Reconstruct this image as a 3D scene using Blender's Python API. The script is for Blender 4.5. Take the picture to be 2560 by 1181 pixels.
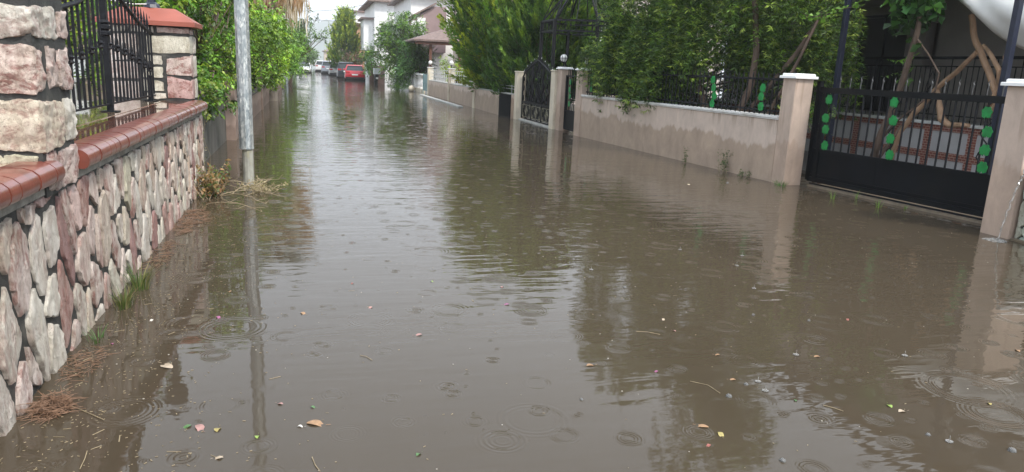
import bpy, math, random
import numpy as np
from mathutils import Vector, Matrix, noise as mnoise
R = math.radians
random.seed(7)
S = bpy.context.scene
for o in list(bpy.data.objects): bpy.data.objects.remove(o)

# ------------------------------------------------------------------ camera
cam_d = bpy.data.cameras.new('camera'); cam = bpy.data.objects.new('camera', cam_d)
S.collection.objects.link(cam); S.camera = cam
cam_d.sensor_width = 36; cam_d.lens = 36*1818/2560; cam_d.clip_start = .05; cam_d.clip_end = 5000
CM = Matrix(((0.9638224892692802, 0.018468454884201777, -0.26590435376833993),
             (-0.2630395518171629, 0.22716118411126443, -0.9376609145170732),
             (0.04308599956591872, 0.9736820387618118, 0.22380099203097212)))
H = 1.6
cam.matrix_world = Matrix.Translation((0, 0, H)) @ CM.to_4x4()

# ------------------------------------------------------------------ light
SUN_EL, SUN_AZ = 50, 150            # soft daylight through cloud, from behind and to the right of the camera
W = bpy.data.worlds.new("World"); S.world = W; W.use_nodes = True
nt = W.node_tree; nt.nodes.clear()
out = nt.nodes.new('ShaderNodeOutputWorld'); bg = nt.nodes.new('ShaderNodeBackground')
sky = nt.nodes.new('ShaderNodeTexSky'); sky.sky_type = 'NISHITA'; sky.sun_disc = False
sky.sun_elevation = R(SUN_EL); sky.sun_rotation = R(SUN_AZ); sky.dust_density = 4; sky.air_density = 1.0
cl = nt.nodes.new('ShaderNodeTexNoise'); cl.inputs['Scale'].default_value = 2.2; cl.inputs['Detail'].default_value = 5
tc = nt.nodes.new('ShaderNodeTexCoord'); nt.links.new(tc.outputs['Generated'], cl.inputs['Vector'])
cr = nt.nodes.new('ShaderNodeMapRange'); cr.inputs[1].default_value = .3; cr.inputs[2].default_value = .7
cr.inputs[3].default_value = .72; cr.inputs[4].default_value = .96
nt.links.new(cl.outputs['Fac'], cr.inputs[0])
mx = nt.nodes.new('ShaderNodeMix'); mx.data_type = 'RGBA'
mx.inputs[7].default_value = (10.2, 11.1, 12.2, 1)
nt.links.new(cr.outputs[0], mx.inputs[0]); nt.links.new(sky.outputs[0], mx.inputs[6])
nt.links.new(mx.outputs[2], bg.inputs[0]); bg.inputs[1].default_value = .1
nt.links.new(bg.outputs[0], out.inputs[0])
sd = bpy.data.lights.new('sun', 'SUN'); sd.energy = 2.5; sd.angle = R(10); sd.color = (1, .94, .85)
so = bpy.data.objects.new('sun', sd); S.collection.objects.link(so)
_a, _e = R(SUN_AZ), R(SUN_EL)
sdir = Vector((math.sin(_a)*math.cos(_e), math.cos(_a)*math.cos(_e), math.sin(_e)))
so.rotation_euler = sdir.to_track_quat('Z', 'Y').to_euler()
S.view_settings.view_transform = 'Standard'; S.view_settings.look = 'None'
S.view_settings.exposure = 0.72; S.view_settings.gamma = 1
S.cycles.max_bounces = 7; S.cycles.volume_bounces = 3; S.cycles.transparent_max_bounces = 8; S.cycles.caustics_reflective = False
S.cycles.caustics_refractive = False

# ------------------------------------------------------------------ helpers
def tag(o, label=None, cat=None, group=None, kind=None):
    if label: o['label'] = label
    if cat: o['category'] = cat
    if group: o['group'] = group
    if kind: o['kind'] = kind
    return o
def thing(name, label, cat, loc=(0, 0, 0), group=None):
    o = bpy.data.objects.new(name, None); S.collection.objects.link(o); o.location = loc
    o.empty_display_size = .1
    return tag(o, label, cat, group)
def struct(o): return tag(o, kind='structure')
def link(name, me, mat, parent):
    if mat is not None: me.materials.append(mat)
    o = bpy.data.objects.new(name, me); S.collection.objects.link(o)
    if parent is not None:
        o.parent = parent; o.matrix_parent_inverse = Matrix.Translation(-Vector(parent.location))
    return o
def copy_tree(o, parent=None):
    c = o.copy(); S.collection.objects.link(c); c.parent = parent
    for ch in o.children: copy_tree(ch, c)
    return c

def U(v): v = Vector(v); return v.normalized()
class MB:
    def __init__(s): s.v = []; s.f = []; s.c = []; s.cc = None
    def _add(s, vs, fs):
        b = len(s.v); s.v += [tuple(p) for p in vs]; s.f += [tuple(i+b for i in f) for f in fs]
        if s.cc is not None: s.c += [s.cc]*len(vs)
        return s
    def box(s, x0, x1, y0, y1, z0, z1):
        return s._add([(x0,y0,z0),(x1,y0,z0),(x1,y1,z0),(x0,y1,z0),(x0,y0,z1),(x1,y0,z1),(x1,y1,z1),(x0,y1,z1)],
            [(0,3,2,1),(4,5,6,7),(0,1,5,4),(1,2,6,5),(2,3,7,6),(3,0,4,7)])
    def bbox(s, x0, x1, y0, y1, z0, z1, b=.01):   # box with chamfered vertical edges and top
        pts = [(x0+b,y0),(x1-b,y0),(x1,y0+b),(x1,y1-b),(x1-b,y1),(x0+b,y1),(x0,y1-b),(x0,y0+b)]
        cx, cy = (x0+x1)/2, (y0+y1)/2
        top = [(cx+(x-cx)*(1-2*b/(x1-x0)), cy+(y-cy)*(1-2*b/(y1-y0))) for x, y in pts]
        vs = [(x,y,z0) for x,y in pts]+[(x,y,z1-b) for x,y in pts]+[(x,y,z1) for x,y in top]
        fs = [tuple(range(7,-1,-1)), tuple(range(16,24))]
        for k in (0, 8):
            fs += [(k+i, k+(i+1)%8, k+8+(i+1)%8, k+8+i) for i in range(8)]
        return s._add(vs, fs)
    def bar(s, p0, p1, w, h=None, up=(0,0,1), ext=0):     # beam centred on p0-p1
        h = w if h is None else h
        p0, p1 = Vector(p0), Vector(p1); d = U(p1-p0); p0 = p0-d*ext; p1 = p1+d*ext
        u = Vector(up)
        if abs(d.dot(u)) > .95: u = Vector((0,1,0))
        a = U(d.cross(u))*w/2; c = U(a.cross(d))*h/2
        vs = [p0-a-c, p0+a-c, p0+a+c, p0-a+c, p1-a-c, p1+a-c, p1+a+c, p1-a+c]
        return s._add(vs, [(0,1,2,3),(7,6,5,4),(0,4,5,1),(1,5,6,2),(2,6,7,3),(3,7,4,0)])
    def tube(s, pts, r, n=8, cap=True):
        pts = [Vector(p) for p in pts]; m = len(pts)
        rs = r if hasattr(r, '__len__') else [r]*m
        t0 = U(pts[1]-pts[0]); u = U(t0.cross(Vector((0,0,1)) if abs(t0.z) < .9 else Vector((1,0,0))))
        vs = []
        for i, p in enumerate(pts):
            t = U(pts[min(i+1,m-1)]-pts[max(i-1,0)])
            u = U(u-t*u.dot(t)); w = t.cross(u)
            for k in range(n):
                a = 2*math.pi*k/n; vs.append(p+(u*math.cos(a)+w*math.sin(a))*rs[i])
        fs = [(i*n+k, i*n+(k+1)%n, (i+1)*n+(k+1)%n, (i+1)*n+k) for i in range(m-1) for k in range(n)]
        if cap: fs += [tuple(range(n-1,-1,-1)), tuple(range((m-1)*n, m*n))]
        return s._add(vs, fs)
    def lathe(s, prof, c=(0,0,0), n=16):
        vs = []; m = len(prof)
        for r, z in prof:
            for k in range(n):
                a = 2*math.pi*k/n; vs.append((c[0]+r*math.cos(a), c[1]+r*math.sin(a), c[2]+z))
        fs = [(i*n+k, i*n+(k+1)%n, (i+1)*n+(k+1)%n, (i+1)*n+k) for i in range(m-1) for k in range(n)]
        fs += [tuple(range(n-1,-1,-1)), tuple(range((m-1)*n, m*n))]
        return s._add(vs, fs)
    def ball(s, c, r, n=14, sq=(1,1,1)):
        m = n//2+1; prof = []
        vs = []; 
        for i in range(m):
            t = math.pi*(i+.02)/(m-1+.04)
            for k in range(n):
                a = 2*math.pi*k/n
                vs.append((c[0]+r*sq[0]*math.sin(t)*math.cos(a), c[1]+r*sq[1]*math.sin(t)*math.sin(a), c[2]-r*sq[2]*math.cos(t)))
        fs = [(i*n+k, i*n+(k+1)%n, (i+1)*n+(k+1)%n, (i+1)*n+k) for i in range(m-1) for k in range(n)]
        return s._add(vs, fs)
    def prism(s, poly, o, u, v, d):      # polygon in (u,v) plane at o, extruded by vector d
        o, u, v, d = Vector(o), Vector(u), Vector(v), Vector(d); n = len(poly)
        a = [o+u*x+v*y for x, y in poly]; vs = a+[p+d for p in a]
        return s._add(vs, [tuple(range(n)), tuple(range(2*n-1, n-1, -1))]+[(i, i+n, (i+1)%n+n, (i+1)%n) for i in range(n)])
    def build(s, name, mat, parent=None, smooth=False):
        me = bpy.data.meshes.new(name); me.from_pydata(s.v, [], s.f)
        if s.c:
            at = me.attributes.new('Col', 'FLOAT_COLOR', 'POINT')
            at.data.foreach_set('color', np.array(s.c, dtype=np.float32).ravel())
        me.update()
        import bmesh
        bm = bmesh.new(); bm.from_mesh(me); bmesh.ops.recalc_face_normals(bm, faces=bm.faces)
        if smooth:
            for f in bm.faces: f.smooth = True
            for e in bm.edges:
                if len(e.link_faces) == 2 and e.calc_face_angle(0) > R(38): e.smooth = False
        bm.to_mesh(me); bm.free()
        return link(name, me, mat, parent)

def npmesh(name, V, F, col, mat, parent, smooth=False):
    me = bpy.data.meshes.new(name); nv = len(V); nf, k = F.shape
    me.vertices.add(nv); me.vertices.foreach_set('co', V.astype(np.float32).ravel())
    me.loops.add(nf*k); me.loops.foreach_set('vertex_index', F.astype(np.int32).ravel())
    me.polygons.add(nf); me.polygons.foreach_set('loop_start', np.arange(0, nf*k, k, dtype=np.int32))
    me.polygons.foreach_set('loop_total', np.full(nf, k, dtype=np.int32))
    if smooth: me.polygons.foreach_set('use_smooth', np.ones(nf, dtype=bool))
    if col is not None:
        at = me.attributes.new('Col', 'FLOAT_COLOR', 'POINT')
        c4 = np.ones((nv, 4), dtype=np.float32); c4[:, :3] = col; at.data.foreach_set('color', c4.ravel())
    me.update(calc_edges=True); me.validate()
    return link(name, me, mat, parent)

# ------------------------------------------------------------------ materials
def new_mat(name):
    m = bpy.data.materials.new(name); m.use_nodes = True; n = m.node_tree
    return m, n, n.nodes['Principled BSDF'], n.nodes['Material Output']
def nd(n, t, **kw):
    x = n.nodes.new(t)
    for k, v in kw.items(): setattr(x, k, v)
    return x
def ramp(n, stops):
    r = nd(n, 'ShaderNodeValToRGB'); e = r.color_ramp.elements
    while len(e) < len(stops): e.new(.5)
    for i, (p, c) in enumerate(stops): e[i].position = p; e[i].color = (*c, 1) if len(c) == 3 else c
    return r
def math_(n, op, a, b=None, c=None):
    x = nd(n, 'ShaderNodeMath', operation=op)
    for i, v in enumerate((a, b, c)):
        if v is None: continue
        if isinstance(v, (int, float)): x.inputs[i].default_value = v
        else: n.links.new(v, x.inputs[i])
    return x.outputs[0]
def mixc(n, fac, a, b, mode='MIX'):
    x = nd(n, 'ShaderNodeMix', data_type='RGBA', blend_type=mode)
    for i, v in ((0, fac), (6, a), (7, b)):
        if isinstance(v, (int, float)): x.inputs[i].default_value = v
        elif isinstance(v, tuple): x.inputs[i].default_value = (*v, 1)
        else: n.links.new(v, x.inputs[i])
    return x.outputs[2]
def pos(n, sc=(1,1,1)):
    g = nd(n, 'ShaderNodeNewGeometry'); m = nd(n, 'ShaderNodeMapping'); m.inputs['Scale'].default_value = sc
    n.links.new(g.outputs['Position'], m.inputs[0]); return m.outputs[0]
def noi(n, vec, scale, detail=4, rough=.55, dist=0):
    x = nd(n, 'ShaderNodeTexNoise'); x.inputs['Scale'].default_value = scale; x.inputs['Detail'].default_value = detail
    x.inputs['Roughness'].default_value = rough; x.inputs['Distortion'].default_value = dist
    n.links.new(vec, x.inputs['Vector']); return x.outputs['Fac']
def bump(n, h, b, strength=.3, dist=.01, prev=None):
    x = nd(n, 'ShaderNodeBump'); x.inputs['Strength'].default_value = strength; x.inputs['Distance'].default_value = dist
    n.links.new(h, x.inputs['Height'])
    if prev is not None: n.links.new(prev, x.inputs['Normal'])
    if b is not None: n.links.new(x.outputs[0], b.inputs['Normal'])
    return x.outputs[0]
def simple(name, col, rough=.6, var=.25, scale=6, bmp=.2, metal=0, coat=0, dirt=None, stretch=(1,1,1), spec=.5, bdist=.004):
    m, n, b, o = new_mat(name); p = pos(n, stretch)
    f = noi(n, p, scale, 5, .6)
    r = ramp(n, [(.3, tuple(c*(1-var) for c in col)), (.7, tuple(min(1, c*(1+var)) for c in col))])
    n.links.new(f, r.inputs[0]); c = r.outputs[0]
    if dirt:
        f2 = noi(n, p, scale*.35, 6, .7); r2 = ramp(n, [(.5, (0,0,0)), (.68, (1,1,1))]); n.links.new(f2, r2.inputs[0])
        c = mixc(n, r2.outputs[0], c, dirt)
    n.links.new(c, b.inputs['Base Color'])
    b.inputs['Roughness'].default_value = rough; b.inputs['Metallic'].default_value = metal
    b.inputs['Coat Weight'].default_value = coat; b.inputs['Coat Roughness'].default_value = .08
    b.inputs['Specular IOR Level'].default_value = spec
    if bmp: bump(n, noi(n, p, scale*5, 4, .6), b, bmp, bdist)
    return m

def leaf_mat(name, trans=.24, rough=.38):
    m, n, b, o = new_mat(name)
    a = nd(n, 'ShaderNodeAttribute', attribute_name='Col')
    n.links.new(a.outputs['Color'], b.inputs['Base Color']); b.inputs['Roughness'].default_value = rough
    b.inputs['Specular IOR Level'].default_value = .4
    t = nd(n, 'ShaderNodeBsdfTranslucent'); br = mixc(n, 1.0, a.outputs['Color'], (1.5, 1.6, .7), 'MULTIPLY')
    n.links.new(br, t.inputs[0])
    ms = nd(n, 'ShaderNodeMixShader'); ms.inputs[0].default_value = trans
    n.links.new(b.outputs[0], ms.inputs[1]); n.links.new(t.outputs[0], ms.inputs[2]); n.links.new(ms.outputs[0], o.inputs[0])
    return m
LEAF = leaf_mat('leaf'); NEEDLE = leaf_mat('needle_foliage', .22, .5); PETAL = leaf_mat('petal', .15, .5)
BARK = simple('bark', (.11, .075, .055), .85, .4, 8, .8, stretch=(1,1,.3), bdist=.02)
BARKG = simple('bark_grey', (.22, .19, .16), .85, .35, 9, .8, stretch=(1,1,.3), bdist=.015)
DRY = simple('dry_straw', (.20, .115, .07), .7, .4, 30, 0)
PALESTRAW = simple('pale_straw', (.30, .24, .15), .7, .3, 30, 0)
IRON = simple('black_iron', (.010, .011, .014), .55, .4, 20, .15, spec=.18)
NAVY = simple('dark_blue_paint', (.012, .016, .035), .35, .3, 9, .1)
BLACKPANEL = simple('black_sheet_paint', (.006, .007, .009), .5, .35, 3, .1, dirt=(.011,.011,.011), spec=.15)
SILVER = simple('silver_paint', (.5, .5, .5), .35, .2, 20, .1, metal=.6)
WHITEPAINT = simple('white_paint', (.74, .74, .73), .5, .12, 4, .2, dirt=(.5,.48,.43))
CREAM = simple('cream_paint', (.66, .59, .47), .65, .14, 3, .3, dirt=(.36,.3,.22), stretch=(1,1,.5))
WHITEWALL = simple('white_render', (.84, .84, .83), .7, .07, 2, .2)
PINKWALL = simple('mauve_render', (.30, .215, .215), .7, .1, 2, .2)
BEIGEWALL = simple('beige_render', (.55, .45, .37), .7, .1, 2, .2)
ROOFT = simple('roof_tile', (.19, .135, .12), .65, .3, 6, .6)
CONC = simple('dark_concrete', (.11, .105, .095), .7, .35, 4, .5, dirt=(.045,.05,.038), stretch=(1,1,.45))
KERBM = simple('kerb_concrete', (.42, .42, .40), .6, .2, 6, .4)
GREENP = simple('green_paint', (.01, .22, .05), .4, .3, 12, .15)
GLASSW = simple('lamp_globe', (.8, .8, .78), .2, .05, 5, 0)
FABRIC = simple('white_canvas', (.66, .66, .64), .7, .1, 1.5, .1)
DRIFT = simple('driftwood', (.38, .24, .15), .65, .35, 7, .6, stretch=(1,1,.4), bdist=.01)
DOORD = simple('dark_door', (.012, .013, .015), .4, .3, 3, .1)
TERRA = simple('terracotta_glaze', (.19, .055, .038), .3, .3, 9, .25, coat=.5, dirt=(.17,.045,.03))
PVC = simple('white_pvc', (.74, .74, .72), .35, .08, 8, .1)
EARTH = simple('earth', (.11, .085, .055), .9, .35, 3, .6)

def galv():
    m, n, b, o = new_mat('galvanised_steel'); p = pos(n, (1, 1, .5))
    v = nd(n, 'ShaderNodeTexVoronoi'); v.inputs['Scale'].default_value = 45; n.links.new(p, v.inputs[0])
    r = ramp(n, [(0, (.20,.235,.25)), (.5, (.34,.375,.385)), (1, (.55,.58,.58))]); n.links.new(v.outputs['Color'], r.inputs[0])
    f = noi(n, pos(n, (9, 9, 2)), 5, 5, .7); r2 = ramp(n, [(.54, (0,0,0)), (.62, (1,1,1))]); n.links.new(f, r2.inputs[0])
    c = mixc(n, r2.outputs[0], r.outputs[0], (.72,.74,.7))
    n.links.new(c, b.inputs['Base Color']); b.inputs['Metallic'].default_value = .45; b.inputs['Roughness'].default_value = .4
    bump(n, f, b, .2, .003); return m
GALV = galv()
GALVLOW = simple('stained_concrete_sleeve', (.33,.33,.29), .6, .25, 14, .3, dirt=(.3,.27,.14), stretch=(1,1,.5))

def stone_mat(name, hor=False):
    m, n, b, o = new_mat(name)
    a = nd(n, 'ShaderNodeAttribute', attribute_name='Col')
    st = (1, 1, .28) if not hor else (.6, .6, 1)
    f1 = noi(n, pos(n, (22*st[0], 22*st[1], 22*st[2])), 1, 6, .72, 1.1)
    f2 = noi(n, pos(n, (7, 7, 5*st[2]*2)), 1, 5, .65, .6)
    r1 = ramp(n, [(.42, (0,0,0)), (.56, (1,1,1))]); n.links.new(f1, r1.inputs[0])
    r2 = ramp(n, [(.43, (0,0,0)), (.53, (1,1,1))]); n.links.new(f2, r2.inputs[0])
    k = math_(n, 'MULTIPLY', math_(n, 'MULTIPLY', r1.outputs[0], r2.outputs[0]), a.outputs['Alpha'])
    c = mixc(n, math_(n, 'MULTIPLY', k, .85), a.outputs['Color'], (.30, .13, .11))
    f5 = noi(n, pos(n, (48*st[0], 48*st[1], 30*st[2])), 1, 6, .8, 2.0); r5 = ramp(n, [(.36, (.35,.3,.26)), (.46, (1,1,1))]); n.links.new(f5, r5.inputs[0])
    c = mixc(n, .75, c, r5.outputs[0], 'MULTIPLY')
    f3 = noi(n, pos(n, (14, 14, 6)), 1, 4, .6); r3 = ramp(n, [(.36, (1.08,1.08,1.08)), (.5, (.95,.94,.92)), (.72, (.66,.63,.57))]); n.links.new(f3, r3.inputs[0])
    c = mixc(n, 1.0, c, r3.outputs[0], 'MULTIPLY')
    n.links.new(c, b.inputs['Base Color']); b.inputs['Roughness'].default_value = .42
    h1 = noi(n, pos(n, (34, 34, 15)), 1, 8, .75, 1.2)
    bump(n, h1, b, 1, .022)
    return m
STONE = stone_mat('polygonal_stone'); STONEB = stone_mat('block_stone', True)
def mortar_mat():
    m, n, b, o = new_mat('mortar'); p = pos(n)
    f = noi(n, p, 7, 6, .65)
    g = nd(n, 'ShaderNodeNewGeometry'); sx = nd(n, 'ShaderNodeSeparateXYZ'); n.links.new(g.outputs['Position'], sx.inputs[0])
    r = ramp(n, [(.3, (.02,.021,.021)), (.55, (.042,.043,.04)), (.78, (.12,.115,.1))]); n.links.new(f, r.inputs[0])
    n.links.new(r.outputs[0], b.inputs['Base Color']); b.inputs['Roughness'].default_value = .6
    bump(n, noi(n, p, 45, 6, .7), b, .8, .012); return m
MORTAR = mortar_mat()
MORTARL = simple('light_mortar', (.26,.25,.22), .7, .35, 9, .8, dirt=(.12,.1,.08), bdist=.01)

def tan_mat(name, dry, wet, level=.62, amp=.3, upper=None):
    m, n, b, o = new_mat(name)
    g = nd(n, 'ShaderNodeNewGeometry'); sx = nd(n, 'ShaderNodeSeparateXYZ'); n.links.new(g.outputs['Position'], sx.inputs[0])
    f = noi(n, pos(n, (6, 6, 1.3)), 1, 5, .6); fb = noi(n, pos(n, (.9, .9, .4)), 1, 3, .5)
    h = math_(n, 'ADD', sx.outputs['Z'], math_(n, 'MULTIPLY', math_(n, 'SUBTRACT', f, .5), amp*1.3))
    h = math_(n, 'ADD', h, math_(n, 'MULTIPLY', math_(n, 'SUBTRACT', fb, .5), amp*1.6))
    mr = nd(n, 'ShaderNodeMapRange'); n.links.new(h, mr.inputs[0])
    mr.inputs[1].default_value = level-.03; mr.inputs[2].default_value = level+.03
    fv = noi(n, pos(n, (3.5, 3.5, 2)), 1, 7, .7, .5)
    rd = ramp(n, [(.3, tuple(c*.8 for c in dry)), (.7, tuple(c*1.13 for c in dry))]); n.links.new(fv, rd.inputs[0])
    rw = ramp(n, [(.3, tuple(c*.78 for c in wet)), (.7, tuple(c*1.16 for c in wet))]); n.links.new(fv, rw.inputs[0])
    c = mixc(n, mr.outputs[0], rw.outputs[0], rd.outputs[0])
    # drips hanging from the coping
    fd = noi(n, pos(n, (9, 9, .55)), 1, 3, .5); rr = ramp(n, [(.56, (0,0,0)), (.63, (1,1,1))]); n.links.new(fd, rr.inputs[0])
    mz = nd(n, 'ShaderNodeMapRange'); n.links.new(sx.outputs['Z'], mz.inputs[0]); mz.inputs[1].default_value = .74; mz.inputs[2].default_value = .98
    c = mixc(n, math_(n, 'MULTIPLY', math_(n, 'MULTIPLY', rr.outputs[0], mz.outputs[0]), .8), c, tuple(x*.85 for x in wet))
    # fine silt line just above the water
    n.links.new(c, b.inputs['Base Color']); b.inputs['Roughness'].default_value = .62
    bump(n, noi(n, pos(n), 30, 5, .65), b, .25, .005); return m
TAN = tan_mat('tan_render', (.56, .455, .385), (.40, .305, .235), .62, .36)
TANP = tan_mat('tan_render_pillar', (.50, .39, .32), (.44, .33, .26), .7, .5)
BROWNR = tan_mat('brown_render', (.36, .27, .23), (.24, .175, .145), .35, .35)

def tile_mat(name, c1, c2, sx, sy, rough=.12):
    m, n, b, o = new_mat(name)
    t = nd(n, 'ShaderNodeTexBrick'); t.offset = 0; t.inputs['Scale'].default_value = 1
    t.inputs['Brick Width'].default_value = sx; t.inputs['Row Height'].default_value = sy
    t.inputs['Mortar Size'].default_value = .006; t.inputs['Color1'].default_value = (*c1, 1); t.inputs['Color2'].default_value = (*c2, 1)
    t.inputs['Mortar'].default_value = (.06,.05,.04,1); n.links.new(pos(n), t.inputs[0])
    f = noi(n, pos(n), 9, 5, .6); c = mixc(n, .5, t.outputs[0], ramp_out(n, f, [(.3,(.5,.45,.4)),(.7,(1,1,1))]), 'MULTIPLY')
    n.links.new(c, b.inputs['Base Color']); b.inputs['Roughness'].default_value = rough
    b.inputs['Coat Weight'].default_value = 1; b.inputs['Coat Roughness'].default_value = .03
    bump(n, t.outputs['Fac'], b, .4, -.003); return m
def ramp_out(n, f, stops):
    r = ramp(n, stops); n.links.new(f, r.inputs[0]); return r.outputs[0]
TILE_R = tile_mat('wet_red_tile', (.25,.09,.05), (.33,.13,.08), .16, .32)
TILE_B = tile_mat('wet_buff_tile', (.33,.21,.12), (.4,.3,.2), .32, .32)

def water_mat():
    m, n, b, o = new_mat('flood_water')
    fc = noi(n, pos(n, (.35, .12, 1)), 1, 4, .55)
    c = ramp_out(n, fc, [(.3, (.056, .044, .030)), (.7, (.074, .058, .040))])
    n.links.new(c, b.inputs['Base Color']); b.inputs['Roughness'].default_value = .02
    b.inputs['IOR'].default_value = 1.333
    g = nd(n, 'ShaderNodeNewGeometry')
    # slow wavelets, crests across the street, plus fine ripples
    w1 = noi(n, pos(n, (.9, 2.6, 1)), 1, 3, .5, .4)
    w2 = noi(n, pos(n, (5, 11, 1)), 1, 3, .55, .3)
    w3 = noi(n, pos(n, (.35, .8, 1)), 1, 2, .5)
    h = math_(n, 'ADD', math_(n, 'MULTIPLY', w1, .0052), math_(n, 'MULTIPLY', w2, .0007))
    w5 = noi(n, pos(n, (2.6, 10, 1)), 1, 2, .5, .4)
    h = math_(n, 'ADD', h, math_(n, 'MULTIPLY', w5, .0025))
    w4 = noi(n, pos(n, (1.5, 6.5, 1)), 1, 2, .5, .3)
    h = math_(n, 'ADD', h, math_(n, 'MULTIPLY', w4, .0044))
    h = math_(n, 'ADD', h, math_(n, 'MULTIPLY', w3, .009))
    cm = ramp_out(n, noi(n, pos(n, (.22, .10, 1)), 1, 2, .5), [(.38, (.3,.3,.3)), (.62, (1.3,1.3,1.3))])
    h = math_(n, 'MULTIPLY', h, cm)
    # rings where raindrops fall
    rn = noi(n, pos(n, (6, 6, 1)), 1, 3, .6)
    def rings(scale, off, K, rmax, wid, amp, thr):
        mp = nd(n, 'ShaderNodeMapping'); mp.inputs['Location'].default_value = off
        n.links.new(g.outputs['Position'], mp.inputs[0])
        v = nd(n, 'ShaderNodeTexVoronoi', voronoi_dimensions='2D'); v.inputs['Scale'].default_value = scale
        n.links.new(mp.outputs[0], v.inputs[0])
        d = math_(n, 'ADD', math_(n, 'DIVIDE', v.outputs['Distance'], scale), math_(n, 'MULTIPLY', math_(n, 'SUBTRACT', rn, .5), .012))
        s = nd(n, 'ShaderNodeSeparateColor'); n.links.new(v.outputs['Color'], s.inputs[0])
        r0 = math_(n, 'MULTIPLY', s.outputs[0], rmax)
        q = math_(n, 'DIVIDE', math_(n, 'SUBTRACT', d, r0), wid)
        win = math_(n, 'POWER', 2.718, math_(n, 'MULTIPLY', math_(n, 'MULTIPLY', q, q), -1))
        a = math_(n, 'MULTIPLY', math_(n, 'GREATER_THAN', s.outputs[1], thr), amp)
        a = math_(n, 'MULTIPLY', a, math_(n, 'SUBTRACT', 1.15, s.outputs[0]))
        return math_(n, 'MULTIPLY', math_(n, 'MULTIPLY', math_(n, 'SINE', math_(n, 'MULTIPLY', d, K)), win), a)
    h = math_(n, 'ADD', h, rings(1.7, (0, 0, 0), 260, .20, .04, .0008, .4))
    h = math_(n, 'ADD', h, rings(3.1, (3.3, 1.7, 0), 380, .09, .025, .0007, .4))
    h = math_(n, 'ADD', h, rings(1.3, (7.1, 9.2, 0), 200, .28, .04, .0006, .65))
    h = math_(n, 'ADD', h, rings(6.5, (1.9, 5.2, 0), 520, .03, .016, .0004, .8))
    bump(n, h, b, 1.0, 1.0)
    return m
WATER = water_mat()

# ------------------------------------------------------------------ foliage
def leaves(name, P, D, N, L, Wd, col, mat, parent, fold=.18, mid=.45):
    n = len(P); D = D/np.linalg.norm(D, axis=1, keepdims=True)
    Sd = np.cross(D, N); Sd /= np.linalg.norm(Sd, axis=1, keepdims=True)+1e-9; Nn = np.cross(Sd, D)
    L = np.broadcast_to(np.asarray(L, float).reshape(-1, 1), (n, 1)); Wd = np.broadcast_to(np.asarray(Wd, float).reshape(-1, 1), (n, 1))
    a = P; b = P+D*L*mid+Sd*Wd/2+Nn*Wd*fold; c = P+D*L-Nn*Wd*.1; d = P+D*L*mid-Sd*Wd/2+Nn*Wd*fold
    V = np.stack([a, b, c, d], 1).reshape(-1, 3); F = np.arange(n*4).reshape(-1, 4)
    tri = np.concatenate([F[:, [0, 1, 2]], F[:, [0, 2, 3]]])
    return npmesh(name, V, tri, np.repeat(col, 4, 0), mat, parent)
def unit(a): return a/(np.linalg.norm(a, axis=-1, keepdims=True)+1e-9)
def pal(rng, n, cols, jit=.18):
    cols = np.array(cols); i = rng.integers(0, len(cols), n)
    return np.clip(cols[i]*(1+rng.normal(0, jit, (n, 1))), .004, 1)
def clump_leaves(rng, clumps, per, L, Wr, cols, droop=.5, jit=.2, shell=.55):
    Ps, Ds, Ns, Cs, Ls = [], [], [], [], []
    for (c, r) in clumps:
        c = np.array(c, float); r = np.array(r if hasattr(r, '__len__') else (r, r, r), float)
        k = max(8, int(1.75*per*(r[0]*r[1]*r[2])**(2/3)))
        # leafy twigs inside the clump
        nt_ = max(2, k//9); d = unit(rng.normal(0, 1, (nt_, 3))); rad = shell+(1.12-shell)*rng.random((nt_, 1))**.7
        tip = c+d*r*rad; dirn = unit(d+rng.normal(0, .45, (nt_, 3))+np.array([0, 0, -droop*.5]))
        tl = L*rng.uniform(2.2, 4.5, (nt_, 1))
        j = 9; t = np.linspace(0, 1, j).reshape(1, j, 1)
        P = tip[:, None]-dirn[:, None]*tl[:, None]*(1-t); 
        side = unit(np.cross(dirn, [0, 0, 1.])); sg = np.where(np.arange(j) % 2, 1, -1).reshape(1, j, 1)
        D = dirn[:, None]*.6+side[:, None]*sg*.75+rng.normal(0, .28, (nt_, j, 3))+np.array([0, 0, -droop*.45])
        Nn = np.array([0, 0, 1.])+rng.normal(0, .45, (nt_, j, 3))+d[:, None]*.5
        base = pal(rng, nt_, cols, jit*1.5)*rng.uniform(.4, 1.45)
        C = np.repeat(base[:, None], j, 1)*(1+rng.normal(0, .1, (nt_, j, 1)))
        Ps.append(P.reshape(-1, 3)); Ds.append(D.reshape(-1, 3)); Ns.append(Nn.reshape(-1, 3)); Cs.append(C.reshape(-1, 3))
        Ls.append((L*rng.uniform(.65, 1.25, nt_*j)))
    P, D, Nn, C, Ll = map(np.concatenate, (Ps, Ds, Ns, Cs, Ls))
    return P, D, Nn, Ll, Ll*Wr, np.clip(C, .004, 1)
G_MID = [(.095,.20,.03),(.135,.26,.035),(.18,.31,.04),(.065,.145,.025)]
G_LIME = [(.25,.37,.03),(.31,.42,.04),(.16,.28,.03),(.36,.43,.05)]
G_DARK = [(.03,.075,.022),(.045,.10,.025),(.06,.13,.03)]
G_GREY = [(.13,.2,.10),(.09,.16,.07),(.18,.25,.14)]

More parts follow.
